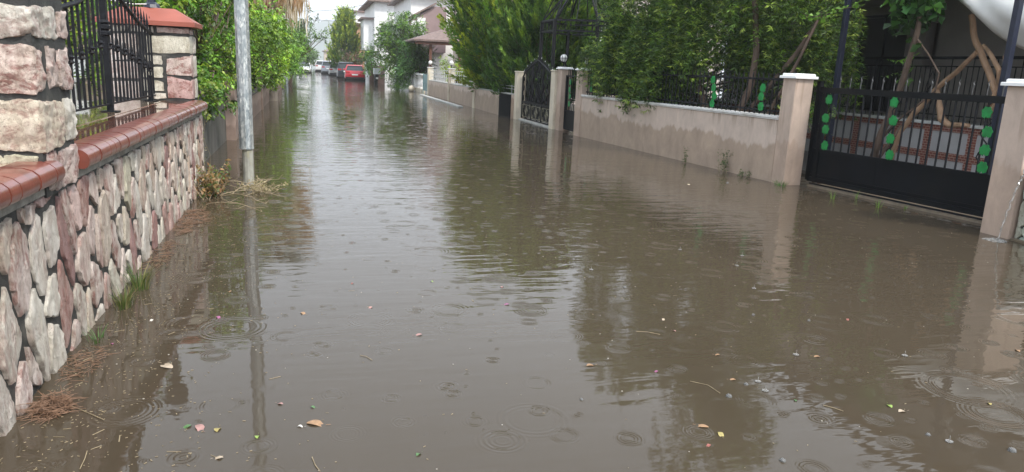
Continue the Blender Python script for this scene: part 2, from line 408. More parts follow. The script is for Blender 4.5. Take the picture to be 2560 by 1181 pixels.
def tree(name, label, cat, base, clumps, per, L, Wr, cols, trunk_r=.08, seed=1, group=None, mat=None, droop=.5, bark=None, limbs=True, fork=.5):
    rng = np.random.default_rng(seed); t = thing(name, label, cat, base, group)
    a = clump_leaves(rng, clumps, per, L, Wr, cols, droop)
    leaves('crown', *a, mat or LEAF, t)
    mb = MB(); b = Vector(base)
    cc = Vector(np.mean([c for c, r in clumps], axis=0)); hub = b.lerp(cc, fork); hub.z = b.z+(cc.z-b.z)*fork
    mb.tube([b, b.lerp(hub, .5)+Vector((.03,.02,0)), hub], [trunk_r, trunk_r*.85, trunk_r*.7], 8)
    if limbs:
        for c, r in clumps:
            c = Vector(c); m_ = hub.lerp(c, .5)+Vector(rng.normal(0, .08, 3))
            mb.tube([hub, m_, c], [trunk_r*.5, trunk_r*.32, trunk_r*.12], 5)
    mb.build('trunk', bark or BARK, t, True)
    return t

def conifer(name, label, base, Ht, rad, n, cols, tipcols, seed=1, zlo=.3, el=(20, 60), plen=(.5, 1.0), leafL=.075, group=None, per=46, prof=None, cat='tree'):
    """upswept feathery plumes round a central stem"""
    rng = np.random.default_rng(seed); t = thing(name, label, cat, base, group)
    b = np.array(base); u = rng.random(n); h = zlo+(Ht-zlo)*u**1.15
    prof = prof or (lambda q: np.sin(np.pi*np.clip(.18+.82*q, 0, 1))**.7)
    rr = rad*prof((h-zlo)/(Ht-zlo)); th = rng.random(n)*2*np.pi
    out_ = np.stack([np.cos(th), np.sin(th), 0*th], 1)
    e = np.radians(rng.uniform(el[0], el[1], n)+25*((h-zlo)/(Ht-zlo)))
    d = unit(out_*np.cos(e)[:, None]+np.array([0, 0, 1.])*np.sin(e)[:, None]+rng.normal(0, .13, (n, 3)))
    pl = rng.uniform(plen[0], plen[1], n)[:, None]
    start = b+out_*(rr*rng.uniform(.35, .85, n))[:, None]+np.array([0, 0, 1.])*h[:, None]*1.0
    start[:, 2] -= (pl*.4)[:, 0]
    j = per; s = rng.random((n, j, 1))**.8
    # sprays: side branchlets leave the plume axis in pairs, leaflets sit along them
    ax = start[:, None]+d[:, None]*pl[:, None]*s
    bend = np.array([0, 0, 1.])*(s**2)*pl[:, None]*.18
    pr_ = unit(rng.normal(0, 1, (n, j, 3))); pr_ = unit(pr_-d[:, None]*np.sum(pr_*d[:, None], -1, keepdims=True))
    spread = pl[:, None]*.125*(1-s*.88)
    P = ax+bend+pr_*spread*rng.random((n, j, 1))
    D = d[:, None]*1.0+pr_*.55+np.array([0, 0, .25])
    Nn = rng.normal(0, 1, (n, j, 3))
    c0 = pal(rng, n, cols, .38); c1 = pal(rng, n, tipcols, .28)
    f = np.clip(s*1.6-.5, 0, 1)*rng.uniform(.15, 1, (n, 1, 1))
    C = c0[:, None]*(1-f)+c1[:, None]*f
    C = C*(1+rng.normal(0, .12, (n, j, 1)))
    Ll = leafL*rng.uniform(.7, 1.5, n*j)
    leaves('crown', P.reshape(-1, 3), D.reshape(-1, 3), Nn.reshape(-1, 3), Ll, Ll*.30, np.clip(C.reshape(-1, 3), .004, 1), NEEDLE, t, .1)
    mb = MB(); top_ = Vector(base)+Vector((0, 0, Ht*.85))
    mb.tube([Vector(base)-Vector((0,0,.3)), Vector(base).lerp(top_, .5)+Vector((.05,.03,0)), top_], [.13, .09, .03], 8)
    for i in rng.choice(n, min(n, 90), False):
        q = Vector(start[i]); mb.tube([(base[0], base[1], max(base[2], q.z-.45)), q, q+Vector(d[i])*float(pl[i, 0])*.7], [.022, .014, .004], 4, False)
    mb.build('trunk', BARK, t, True)
    return t

# ------------------------------------------------------------------ the setting
def sheet(name, x0, x1, y0, y1, z, mat):
    return struct(MB()._add([(x0,y0,z),(x1,y0,z),(x1,y1,z),(x0,y1,z)], [(0,1,2,3)]).build(name, mat))
ASPH = simple('asphalt', (.05,.05,.048), .85, .2, 20, .4)
sheet('ground', -1400, 1400, -60, 1950, -.42, EARTH)
sheet('road', -1.2, 6.3, -20, 300, -.4, ASPH)
sheet('water', -60, 60, -12, 260, 0, WATER)

def hills():
    n = 90
    for k, (Y, hts, nm) in enumerate([(1380, (100, 30), 'hills'), (1600, (122, 40), 'hills')]):
        V = []; F = []
        for j in range(6):
            for i in range(n):
                x = -700+1500*i/(n-1)
                env = 1/(1+math.exp((x-(42+k*50))/48)) * .85+.18
                z = (hts[0]*env*(.8+.35*mnoise.noise(Vector((x*.006, k*5, 0))))+12*mnoise.noise(Vector((x*.03, j, k))))*[0, .35, .65, .9, 1, .5][j]
                V.append((x, Y+j*45, max(z, 0)-.5))
        for j in range(5):
            for i in range(n-1): F.append((j*n+i, j*n+i+1, (j+1)*n+i+1, (j+1)*n+i))
        mb = MB(); mb._add(V, F); struct(mb.build(nm, HILLM, None, True))
HILLM = simple('wooded_hill', (.06,.09,.06), .9, .3, .02, 0)
hills()
# kerb stones that just clear the flood on the right
kb = MB()
for i in range(11): kb.bbox(5.80, 6.0, 29.2+i*.99, 29.2+i*.99+.975, -.35, .05, .015)
struct(kb.build('kerb', KERBM))

# ------------------------------------------------------------------ left stone wall
def clip(poly, p, nrm):
    o = []
    for i in range(len(poly)):
        a, b = poly[i], poly[(i+1) % len(poly)]
        da = (a[0]-p[0])*nrm[0]+(a[1]-p[1])*nrm[1]; db = (b[0]-p[0])*nrm[0]+(b[1]-p[1])*nrm[1]
        if da <= 0: o.append(a)
        if da*db < 0:
            t = da/(da-db); o.append((a[0]+(b[0]-a[0])*t, a[1]+(b[1]-a[1])*t))
    return o
def voronoi(x0, x1, y0, y1, cw, ch, seed, jit=.38):
    rng = random.Random(seed); pts = []; nx = int((x1-x0)/cw)+3; ny = int((y1-y0)/ch)+3
    for j in range(-1, ny):
        for i in range(-1, nx):
            pts.append(((i+.5*(j % 2)+rng.uniform(-jit, jit)), (j+.5*(i % 2)+rng.uniform(-jit, jit)), rng.random()))
    cells = []
    for (px, py, rr) in pts:
        poly = [(0, 0), ((x1-x0)/cw, 0), ((x1-x0)/cw, (y1-y0)/ch), (0, (y1-y0)/ch)]
        for (qx, qy, _) in pts:
            if (qx, qy) == (px, py) or abs(qx-px) > 2.6 or abs(qy-py) > 2.6: continue
            poly = clip(poly, ((px+qx)/2, (py+qy)/2), (qx-px, qy-py))
            if len(poly) < 3: break
        if len(poly) >= 3: cells.append([(x0+a*cw, y0+b*ch) for a, b in poly])
    return cells
STCOL = [((.60,.57,.51), .35), ((.64,.62,.56), .25), ((.58,.49,.45), .8), ((.56,.43,.40), .95), ((.56,.54,.43), .3), ((.52,.42,.34), .7),
         ((.62,.59,.54), .3), ((.60,.53,.48), .8), ((.6,.57,.49), .4), ((.43,.31,.28), .9), ((.56,.49,.42), .6), ((.6,.52,.48), .9), ((.64,.60,.54), .5), ((.58,.5,.45), .7), ((.60,.56,.50), .6), ((.30,.19,.18), .5), ((.57,.50,.46), 1), ((.62,.58,.52), .4), ((.55,.50,.42), .6), ((.6,.54,.5), 1)]
def stone_faces(mb, cells, o, u, v, nrm, seed, gap=.019, th=.012, step=.018):
    rng = random.Random(seed); o, u, v, nrm = map(Vector, (o, u, v, nrm))
    for ci, cell in enumerate(cells):
        g = gap*rng.uniform(.6, 1.7)
        poly = cell
        cx = sum(p[0] for p in cell)/len(cell); cy = sum(p[1] for p in cell)/len(cell)
        for i in range(len(cell)):
            a, b = cell[i], cell[(i+1) % len(cell)]
            e = (b[0]-a[0], b[1]-a[1]); l = math.hypot(*e)
            if l < 1e-6: continue
            nn = (e[1]/l, -e[0]/l)
            if (cx-a[0])*nn[0]+(cy-a[1])*nn[1] > 0: nn = (-nn[0], -nn[1])
            poly = clip(poly, (a[0]-nn[0]*g, a[1]-nn[1]*g), nn)
            if len(poly) < 3: break
        if len(poly) < 3: continue
        for _ in range(1):       # round the corners
            poly = [q for i in range(len(poly)) for q in (
                (poly[i][0]*.8+poly[(i+1) % len(poly)][0]*.2, poly[i][1]*.8+poly[(i+1) % len(poly)][1]*.2),
                (poly[i][0]*.2+poly[(i+1) % len(poly)][0]*.8, poly[i][1]*.2+poly[(i+1) % len(poly)][1]*.8))]
        pts = []
        for i in range(len(poly)):
            a, b = poly[i], poly[(i+1) % len(poly)]; l = math.hypot(b[0]-a[0], b[1]-a[1]); k = max(1, int(l/step))
            for t in range(k): pts.append((a[0]+(b[0]-a[0])*t/k, a[1]+(b[1]-a[1])*t/k))
        n = len(pts)
        if n < 6: continue
        cx = sum(p[0] for p in pts)/n; cy = sum(p[1] for p in pts)/n
        T = th*rng.uniform(.6, 1.35); tx, ty = rng.uniform(-.04, .04), rng.uniform(-.02, .02)
        vs = []; sc = (1.0, .995, .965, .84, .6, .3); hh = (-.02, T*.6, T*.93, T, T, T)
        sd = rng.uniform(0, 99)
        for k, (s_, h_) in enumerate(zip(sc, hh)):
            for (x, y) in pts:
                w = mnoise.noise(Vector((x*22, y*15, sd)))*.017+mnoise.noise(Vector((x*70, y*55, sd+5)))*.008
                dx, dy = x-cx, y-cy; l = math.hypot(dx, dy)+1e-6
                X = cx+dx*s_+dx/l*w; Y = cy+dy*s_+dy/l*w
                z = h_+(mnoise.noise(Vector((X*13, Y*7, sd)))*.006+abs(mnoise.noise(Vector((X*34, Y*15, sd))))*.009+mnoise.noise(Vector((X*90, Y*50, sd)))*.004+(X-cx)*tx+(Y-cy)*ty if k > 1 else 0)
                vs.append(o+u*X+v*Y+nrm*z)
        vs.append(o+u*cx+v*cy+nrm*T)
        fs = [(k*n+i, k*n+(i+1) % n, (k+1)*n+(i+1) % n, (k+1)*n+i) for k in range(5) for i in range(n)]
        fs += [(5*n+i, 5*n+(i+1) % n, 6*n) for i in range(n)]
        c, st = rng.choice(STCOL); q = rng.uniform(1.0, 1.25)
        mb.cc = (c[0]*q, c[1]*q, c[2]*q, st); mb._add(vs, fs)
def block(mb, x0, x1, y0, y1, z0, z1, col, st, seed, n=14, amp=.013):
    """quarry-faced block: a rounded, uneven cuboid"""
    cx, cy, cz = (x0+x1)/2, (y0+y1)/2, (z0+z1)/2; hx, hy, hz = (x1-x0)/2, (y1-y0)/2, (z1-z0)/2
    rb = random.Random(seed); k1, k2, k3 = rb.uniform(-.12,.12), rb.uniform(-.12,.12), rb.uniform(-.1,.1)
    mb.cc = (*col, st)
    def pt(a, b, c):
        m_ = (abs(a)**22+abs(b)**22+abs(c)**22)**(1/22); a, b, c = a/m_*max(abs(a),abs(b),abs(c)), b/m_*max(abs(a),abs(b),abs(c)), c/m_*max(abs(a),abs(b),abs(c))
        X, Y, Z = cx+a*hx, cy+b*hy, cz+c*hz*(1+k1*a+k2*b)+k3*a*hz
        w = mnoise.noise_vector(Vector((X*9+seed, Y*9, Z*9)))*amp*.9+mnoise.noise_vector(Vector((X*30, Y*30+seed, Z*30)))*amp*1.0
        return (X+w.x, Y+w.y, Z+w.z)
    for ax in range(3):
        for sg in (-1, 1):
            vs = []
            for i in range(n+1):
                for j in range(n+1):
                    a, b = -1+2*i/n, -1+2*j/n; q = [a, b]; q.insert(ax, sg); vs.append(pt(*q))
            mb._add(vs, [(i*(n+1)+j, (i+1)*(n+1)+j, (i+1)*(n+1)+j+1, i*(n+1)+j+1) for i in range(n) for j in range(n)])

XW = -1.275
WALL_END = 9.72
sw = thing('stone_retaining_wall', 'long retaining wall of white, pink and maroon stones set in dark mortar beside the flooded street', 'wall', (XW-.4, 5.5, 0))
MB().box(-2.3, XW-.004, -1.0, WALL_END-.02, -.4, 1.0).build('mortar_core', MORTAR, sw)
stm = MB()
stone_faces(stm, voronoi(-1.0, WALL_END, -.35, .90, .185, .36, 11, .48), (XW, 0, 0), (0,1,0), (0,0,1), (1,0,0), 3)
stm.build('stone_facing', STONE, sw, True)
MB().box(XW-.02, XW+.012, -1.0, WALL_END-.03, .895, .945).build('mortar_band', MORTARL, sw)
def bullnose(y0, y1, name='tile_cap'):
    mb = MB(); prof = [(-1.36,.955),(-1.225,.947),(-1.208,.957),(-1.197,.975),(-1.194,1.0),(-1.202,1.03),(-1.225,1.05),(-1.262,1.062),(-1.36,1.064)]
    y = y1
    while y > y0+.02:
        a = max(y0, y-.118); j = random.uniform(-.003, .003)
        mb.prism([(x+j, z+j*.5) for x, z in prof], (0, a, 0), (1,0,0), (0,0,1), (0, y-a-.006, 0)); y = a-.001
    mb.build(name, TERRA, sw, True)
    MB().box(-1.36, -1.24, y0+.01, y1-.02, .962, 1.045).build('cap_grout', MORTARL, sw)
bullnose(-1.0, 4.13); bullnose(4.56, WALL_END-.02)
MB().box(-1.64, -1.3625, -1.0, WALL_END-.02, 1.0, 1.052).build('red_tiles', TILE_R, sw)
MB().box(-2.29, -1.643, -1.0, WALL_END-.02, 1.0, 1.056).build('buff_tiles', TILE_B, sw)

WH, WH2, PKR, ORG, MAR, YEL = (.74,.71,.64), (.68,.66,.62), (.68,.57,.53), (.74,.66,.54), (.42,.22,.2), (.66,.63,.48)
# near pillar
np_ = thing('stone_pillar', 'nearest big stone pillar of pale quarry blocks, at the left edge', 'pillar', (-1.6, 4.25, 0))
MB().box(-2.25, -1.254, 4.016, 4.525, .88, 2.9).build('mortar_core', MORTAR, np_)
mb = MB(); sd = 0
front = [(1.845, 2.02, [(-1.62,-1.245)]), (1.635, 1.80, [(-1.56,-1.24), (-1.95,-1.6)]), (1.385, 1.605, [(-1.60,-1.24),(-1.98,-1.64)]),
         (1.115, 1.345, [(-1.455,-1.235), (-1.75,-1.53)]), (.93, 1.085, [(-1.7,-1.28), (-2.1,-1.74)])]
for z0, z1, xs in front:
    for (x0, x1) in xs:
        col, st = random.choice([(WH, .6), (WH2, .4), (ORG, .7), (YEL, .3)]); sd += 7
        corner = x1 > -1.26
        dy = {1.845: .25, 1.635: .36, 1.385: .12, 1.115: .34}.get(z0, .3) if corner else .12
        if z0 == 1.385 and corner: col, st = (.74,.62,.55), 1.0
        block(mb, x0, x1, 4.0, 4.0+dy, z0, z1, col, st, sd)
side = [(1.9, 2.1, [(4.28,4.36),(4.38,4.54)]), (1.66, 1.79, [(4.40,4.54)]), (1.39, 1.61, [(4.19,4.32),(4.345,4.54)]), (1.13, 1.33, [(4.38,4.54)]),
        (.90, 1.09, [(4.06,4.12),(4.145,4.20),(4.235,4.55)])]
for z0, z1, ys in side:
    for (y0, y1) in ys:
        col, st = random.choice([(WH, .3), (PKR, .9), (WH2, .2), (PKR, .6)]); sd += 7
        block(mb, -1.5, -1.24, y0, y1, z0, z1, col, st, sd)
for z0, z1 in ((2.05,2.25),(2.28,2.5),(2.53,2.8)):
    for (x0, x1) in ((-1.6,-1.24),(-2.25,-1.65)):
        sd += 7; block(mb, x0, x1, 4.0, 4.54, z0, z1, WH, .4, sd)
mb.build('stone_facing', STONEB, np_, True)
# far pillar
PY = 9.6
fp = thing('stone_pillar', 'stone pillar with a red sloping cap at the far end of the stone wall', 'pillar', (-1.8, PY+.25, 1.05))
MB().box(-2.255, -1.357, PY+.012, PY+.485, 1.05, 1.92).build('mortar_core', MORTAR, fp)
mb = MB()
for (x0,x1,z0,z1,col,st,dy) in [(-1.83,-1.345,1.60,1.81,(.68,.66,.56),.1,.25), (-1.62,-1.345,1.34,1.575,PKR,1,.22), (-1.62,-1.345,1.075,1.325,(.6,.42,.4),1,.25),
        (-1.86,-1.66,1.47,1.57,(.68,.66,.58),.1,.1), (-1.87,-1.66,1.31,1.44,(.68,.66,.56),.1,.1), (-1.88,-1.66,1.16,1.285,(.68,.66,.56),.15,.1),(-1.85,-1.64,1.065,1.14,WH,.2,.1),
        (-1.70,-1.345,1.835,1.90,PKR,.8,.3), (-2.0,-1.73,1.835,1.90,WH,.2,.1), (-2.27,-1.9,1.52,1.80,(.64,.58,.56),.4,.3), (-2.27,-1.91,1.30,1.49,(.62,.55,.53),.5,.3),(-2.27,-1.92,1.07,1.27,(.62,.56,.54),.4,.3),(-2.27,-2.03,1.83,1.90,WH,.3,.3)]:
    sd += 5; block(mb, x0, x1, PY, PY+dy, z0, z1, col, st, sd, 7, .009)
for (y0, z0, z1) in ((PY+.28,1.62,1.8),(PY+.25,1.35,1.58),(PY+.28,1.08,1.3)):
    sd += 5; block(mb, -1.6, -1.345, y0, PY+.5, z0, z1, WH, .4, sd, 7, .009)
mb.build('stone_facing', STONEB, fp, True)
cap = MB(); x0, x1, y0, y1 = -2.33, -1.27, PY-.08, PY+.58
cap._add([(x0,y0,1.915),(x1,y0,1.915),(x1,y1,1.915),(x0,y1,1.915),(x0,y0,1.965),(x1,y0,1.965),(x1,y1,1.965),(x0,y1,1.965),
          (x0+.25,y0+.25,2.12),(x1-.25,y0+.25,2.12),(x1-.25,y1-.25,2.12),(x0+.25,y1-.25,2.12)],
         [(0,3,2,1),(0,1,5,4),(1,2,6,5),(2,3,7,6),(3,0,4,7),(4,5,9,8),(5,6,10,9),(6,7,11,10),(7,4,8,11),(8,9,10,11)])
cap.build('cap', simple('matt_terracotta', (.29,.085,.058), .5, .15, 3, .3), fp)

plm = thing('pillar_lamp', 'foot of a dark lamp with pale wires on the red cap of the stone pillar', 'lamp', (-1.82, PY+.25, 2.12))
MB().lathe([(.10,0),(.085,.04),(.05,.07),(.045,.5),(.08,.53),(.13,.6),(.15,.85),(.03,1.0)], (-1.78, PY+.25, 2.12), 8).build('post', NAVY, plm)
for z_ in (2.16, 2.27):
    MB().tube([(-1.80, PY+.2, z_), (-1.95, PY+.1, z_-.015), (-2.25, PY+.0, z_+.02), (-2.8, PY+.3, z_+.05)], .006, 5).build('wire', WHITEPAINT, plm)

# iron fence on the wall
XF = -1.76
fence = thing('iron_fence', 'black wrought-iron fence with a swooping top rail between the two stone pillars', 'fence', (XF, 7.5, 1.05))
def lerp_(pts, y):
    if y <= pts[0][0]: return pts[0][1]
    for (a, b), (c, d) in zip(pts, pts[1:]):
        if y <= c: return b+(d-b)*(y-a)/(c-a)
    return pts[-1][1]
TOPR = [(4.5,1.79),(5.4,1.80),(6.0,1.85),(6.3,1.9),(6.67,1.955),(6.95,2.02),(7.2,2.16),(7.36,2.36),(7.5,2.5),(7.64,2.42),(7.85,2.25),(8.2,2.09),(8.5,2.02),(8.94,1.92),(9.3,1.86),(9.6,1.82)]
MIDR = [(4.5,1.4),(5.6,1.43),(6.33,1.51),(6.81,1.56),(7.39,1.66),(8.04,1.62),(8.5,1.56),(8.9,1.5),(9.3,1.43),(9.6,1.40)]
MB().tube([(XF, y, z) for y, z in TOPR], .021, 8).build('top_rail', IRON, fence, True)
MB().bar((XF, 4.5, 1.145), (XF, 9.6, 1.115), .022, .014).build('bottom_rail', IRON, fence)
y = 4.66; i = 0
while y < 9.57:
    if abs(y-7.52) > .05:
        zt = lerp_(TOPR, y); b_ = MB()
        b_.bar((XF, y, 1.13), (XF, y, zt+.07), .019, .019)
        b_.lathe([(.0095,0),(.016,.02),(.010,.05),(.002,.13)], (XF, y, zt+.06), 6)
        br = b_.build('bar', IRON, fence)
        if i % 2 == 0:
            zm = lerp_(MIDR, y); o_ = MB(); o_.lathe([(.012,-.035),(.03,-.02),(.02,0),(.032,.02),(.012,.04)], (XF, y, zm), 8)
            for s_ in (-1, 1):
                pts = [(XF, y+s_*(.01+.038*math.sin(t)), zm-.03+.05*t-.0*t) for t in (0,.6,1.2,1.8,2.4)]
                o_.tube(pts, .008, 5)
            o_.build('rosette', IRON, br, True)
    y += .1485; i += 1
for yp in (7.52, 9.36):
    p_ = MB(); zt = lerp_(TOPR, yp); p_.bbox(XF-.026, XF+.026, yp-.026, yp+.026, 1.062, zt+.12 if yp < 8 else 1.35, .004)
    post = p_.build('post', IRON, fence)
    q = MB(); q.box(XF-.07, XF+.07, yp-.07, yp+.07, 1.057, 1.065); q.build('base_plate', IRON, post)
    if yp < 8:
        q = MB(); q.lathe([(.03,-.07),(.048,-.06),(.048,-.035),(.034,-.02),(.048,-.005),(.048,.02),(.034,.035),(.05,.05),(.03,.075)], (XF, yp, 1.80), 12); q.build('collar', IRON, post, True)

# terrace of the left garden and what shows through the bars
tg = struct(MB().box(-30, -2.304, -1.0, 10.3, -.4, .985).build('garden_ground', simple('garden_paving', (.3,.29,.27), .6, .2, 2, .3)))
struct(MB().box(-30, -2.0, 10.304, 40, -.4, .5).build('garden_soil', EARTH))
gw = thing('garden_kerb', 'low white garden kerb seen through the iron fence', 'kerb', (-4.0, 12, .98))
MB().bbox(-6.5, -3.15, 11.2, 11.45, .5, 1.1, .02).build('kerb_body', WHITEPAINT, gw)
MB().bbox(-6.6, -3.1, 11.17, 11.48, 1.1, 1.14, .01).build('coping', WHITEWALL, gw)
bn = thing('garden_bench', 'pale garden bench behind the iron fence', 'bench', (-4.2, 13, .5))
MB().bbox(-5.2, -3.35, 12.6, 13.0, 1.12, 1.18, .01).build('seat', WHITEPAINT, bn)
MB().bbox(-5.2, -3.35, 13.02, 13.08, 1.2, 1.5, .01).build('backrest', WHITEPAINT, bn)
for x in (-5.1, -3.45): MB().bbox(x-.04, x+.04, 12.65, 12.98, .5, 1.12, .005).build('leg', WHITEPAINT, bn)
rng = np.random.default_rng(5)
def clumps_along(rng, n, xr, yr, zr, rr): return [((rng.uniform(*xr), rng.uniform(*yr), rng.uniform(*zr)), tuple(rng.uniform(*rr)*np.array((1,1,.85)))) for _ in range(n)]
tree('garden_hedge', 'tall yellow-green hedge in the garden behind the iron fence', 'hedge', (-4.2, 15.5, .5),
     clumps_along(rng, 60, (-7.5,-2.9), (14.3,16.8), (.9,4.6), (.45,.8)), 700, .085, .5, G_LIME+G_MID[:1], .1, 21)
tree('garden_shrub', 'dark loose shrub beside the stone pillar behind the iron fence', 'shrub', (-2.9, 12.6, .5),
     clumps_along(rng, 16, (-3.2,-2.5), (11.8,13.5), (1.0,2.9), (.3,.5)), 800, .075, .5, G_MID, .05, 22)

# ------------------------------------------------------------------ left side beyond the stone wall
gwl = thing('concrete_wall', 'low dark damp concrete wall just beyond the stone wall', 'wall', (-1.7, 12.4, 0))
MB().box(-1.95, -1.56, 9.76, 15.2, -.4, .80).build('wall_body', CONC, gwl)
MB().box(-1.97, -1.54, 9.76, 15.2, .80, .86).build('coping', CONC, gwl)
def pillar(name, label, x0, x1, y0, y1, z1, mat, capmat=None, capz=.07, over=.04, zb=-.4, cat='pillar', group=None, step=True):
    t = thing(name, label, cat, ((x0+x1)/2, (y0+y1)/2, 0), group)
    ct = z1-capz if capmat else z1
    MB().bbox(x0, x1, y0, y1, zb, ct, .008).build('shaft', mat, t)
    if capmat:
        m_ = MB()
        if step:
            m_.bbox(x0-over, x1+over, y0-over, y1+over, ct, ct+capz*.5, .006)
            m_.bbox(x0-over*.35, x1+over*.35, y0-over*.35, y1+over*.35, ct+capz*.5, z1, .01)
        else: m_.bbox(x0-over, x1+over, y0-over, y1+over, ct, z1, .01)
        m_.build('cap', capmat, t)
    return t
pillar('brown_pillar', 'brown rendered pillar under the climbing bush, left of the steel pole', -1.80, -1.385, 15.25, 15.7, 1.75, BROWNR)
ly = [(15.72, 19.6), (20.0, 24.6), (25.0, 31), (31.4, 44)]
lab = ['brown wall with black fence between the brown pillar and the second pillar', 'brown wall with black fence under the leafy overhang', 'brown wall stretch in front of the palm tree', 'farthest brown wall stretch on the left, up to the white gate post']
for k, (a, b) in enumerate(ly):
    t = thing('brown_wall', lab[k], 'wall', (-1.6, (a+b)/2, 0), 'brown walls along the left side')
    MB().box(-1.75, -1.45, a, b, -.4, .62).build('wall_body', BROWNR, t)
    MB().box(-1.78, -1.42, a, b, .62, .67).build('coping', CONC, t)
    f_ = thing('black_fence', 'black railing standing on the ' + ['nearest', 'second', 'third', 'farthest'][k] + ' brown wall stretch on the left', 'fence', (-1.6, (a+b)/2, .67), 'black railings along the left side')
    m_ = MB(); yy = a+.15
    m_.bar((-1.6, a, .74), (-1.6, b, .74), .03); m_.bar((-1.6, a, 1.4), (-1.6, b, 1.4), .03)
    m_.build('rail', IRON, f_)
    m_ = MB()
    while yy < b: m_.bar((-1.6, yy, .67), (-1.6, yy, 1.48), .016); yy += .13
    m_.build('bars', IRON, f_)
    if k < 3: pillar('brown_pillar', ['second brown pillar on the left, behind the steel pole', 'third brown pillar on the left, almost hidden by leaves', 'fourth brown pillar on the left, below the palm'][k], -1.82, -1.40, b+.003, b+.397, 1.5, BROWNR)
pillar('gate_post', 'white post with a stone base at the end of the left wall', -1.95, -1.4, 45.2, 45.8, 1.55, WHITEPAINT, WHITEWALL)
MB().box(-1.98, -1.37, 45.16, 45.84, -.4, .22).build('gate_post_base', CONC, bpy.data.objects['gate_post'])
# steel pole
pole = thing('steel_pole', 'tall galvanised steel pole standing in the flood water beside the stone wall', 'pole', (-.775, 9.85, 0))
MB().tube([(-.765, 9.85, -.4), (-.765, 9.85, .47)], .068, 12).build('sleeve', GALVLOW, pole)
MB().tube([(-.775, 9.85, .47), (-.775, 9.85, 3.5), (-.775, 9.85, 7)], [.090, .083, .07], 10).build('shaft', GALV, pole, False)
MB().tube([(-.775, 9.85, .462), (-.775, 9.85, .484)], .093, 10).build('joint_ring', GALV, pole)

# climbing bush hanging over the left wall
def vine_clumps(rng):
    c = []
    for _ in range(75):
        Y = 10.9+rng.random()**1.1*9.5; q = rng.random()
        X = -2.15+rng.uniform(-.35, .85)*(1 if q > .2 else .5)
        z = rng.uniform(1.35, 3.5); c.append(((X, Y, z), rng.uniform(.26, .5)))
    for _ in range(14):
        c.append(((rng.uniform(-1.7,-1.25), rng.uniform(11, 15), rng.uniform(.8, 1.4)), rng.uniform(.14, .24)))
    c += [((rng.uniform(-1.75,-1.25), rng.uniform(13.6,15.2), rng.uniform(1.25,2.2)), rng.uniform(.2,.3)) for _ in range(12)]
    c += [((-1.35, 12.9, .95), .2), ((-1.28, 13.3, .8), .16), ((-1.5, 11.6, 1.15), .22), ((-1.2, 13.8, .72), .13)]
    return c
rng = np.random.default_rng(8)
tree('climbing_bush', 'thick green climbing bush spilling over the pillar and wall behind the steel pole', 'bush', (-2.0, 14, .5), vine_clumps(rng), 1500, .07, .62,
     [(.10,.22,.028),(.15,.29,.035),(.06,.14,.022),(.2,.35,.045),(.24,.31,.05)], .05, 31, droop=1.0)
c2 = [((rng.uniform(-2.0,-.75), rng.uniform(19, 31), rng.uniform(.9, 2.9)), rng.uniform(.3, .6)) for _ in range(62)]
tree('roadside_bush', 'light green bush leaning over the street just right of the steel pole', 'bush', (-1.9, 25, .5), c2, 850, .085, .6,
     [(.15,.28,.035),(.21,.36,.04),(.09,.19,.03),(.27,.39,.05)], .06, 32, droop=1.0)
c3 = [((rng.uniform(-2.2,-.45), rng.uniform(34, 50), rng.uniform(1.0, 2.9)), rng.uniform(.45, .8)) for _ in range(46)]
tree('roadside_shrub', 'bright green shrub reaching into the street in front of the white car', 'shrub', (-1.7, 42, .4), c3, 420, .13, .5,
     [(.15,.29,.04),(.2,.35,.05),(.09,.2,.03)], .07, 33)
c4 = [((-.9+rng.normal(0,.7), 50+rng.normal(0,1.5), rng.uniform(2.0, 3.6)), rng.uniform(.4,.7)) for _ in range(18)]
c4 += [((.15,50,4.1),(.3,.3,.6)), ((.1,50,4.8),(.18,.18,.45)), ((.55,50.5,4.2),(.2,.2,.45)), ((-.3,50,3.9),.4), ((1.1,50,3.5),(.35,.3,.3)), ((.6,50,3.1),.45), ((1.0,50,3.0),.4)]
tree('young_tree', 'slender grey-green tree with two upright leaders rising above the left shrubs', 'tree', (-1.2, 50, 0), c4, 380, .15, .45, G_GREY+G_MID, .09, 34)
c5 = [((rng.uniform(-3.0,.0), rng.uniform(62, 86), rng.uniform(1.1, 3.4)), rng.uniform(.6, 1.1)) for _ in range(40)]
tree('distant_shrubbery', 'soft green shrubbery on the left at the far end of the street', 'shrub', (-1.5, 72, 0), c5, 220, .2, .5, [(.09,.16,.05),(.11,.19,.06),(.07,.13,.045)], .1, 35)
c6 = [((rng.uniform(-5.5,-2.4), rng.uniform(21, 34), rng.uniform(1.5, 4.4)), rng.uniform(.6, 1.0)) for _ in range(34)]
tree('garden_tree', 'dark green garden tree behind the left bushes', 'tree', (-3.6, 27, .4), c6, 300, .13, .55, G_MID+G_DARK, .12, 36)

c7 = [((rng.uniform(-4.5,1.2), rng.uniform(120, 170), rng.uniform(1.0, 4.0)), rng.uniform(1.0, 1.7)) for _ in range(26)]
tree('far_tree', 'hazy green tree closing the far end of the street behind the white car', 'tree', (-1.5, 145, 0), c7, 110, .4, .5, [(.10,.18,.06),(.13,.21,.07)], .15, 37)
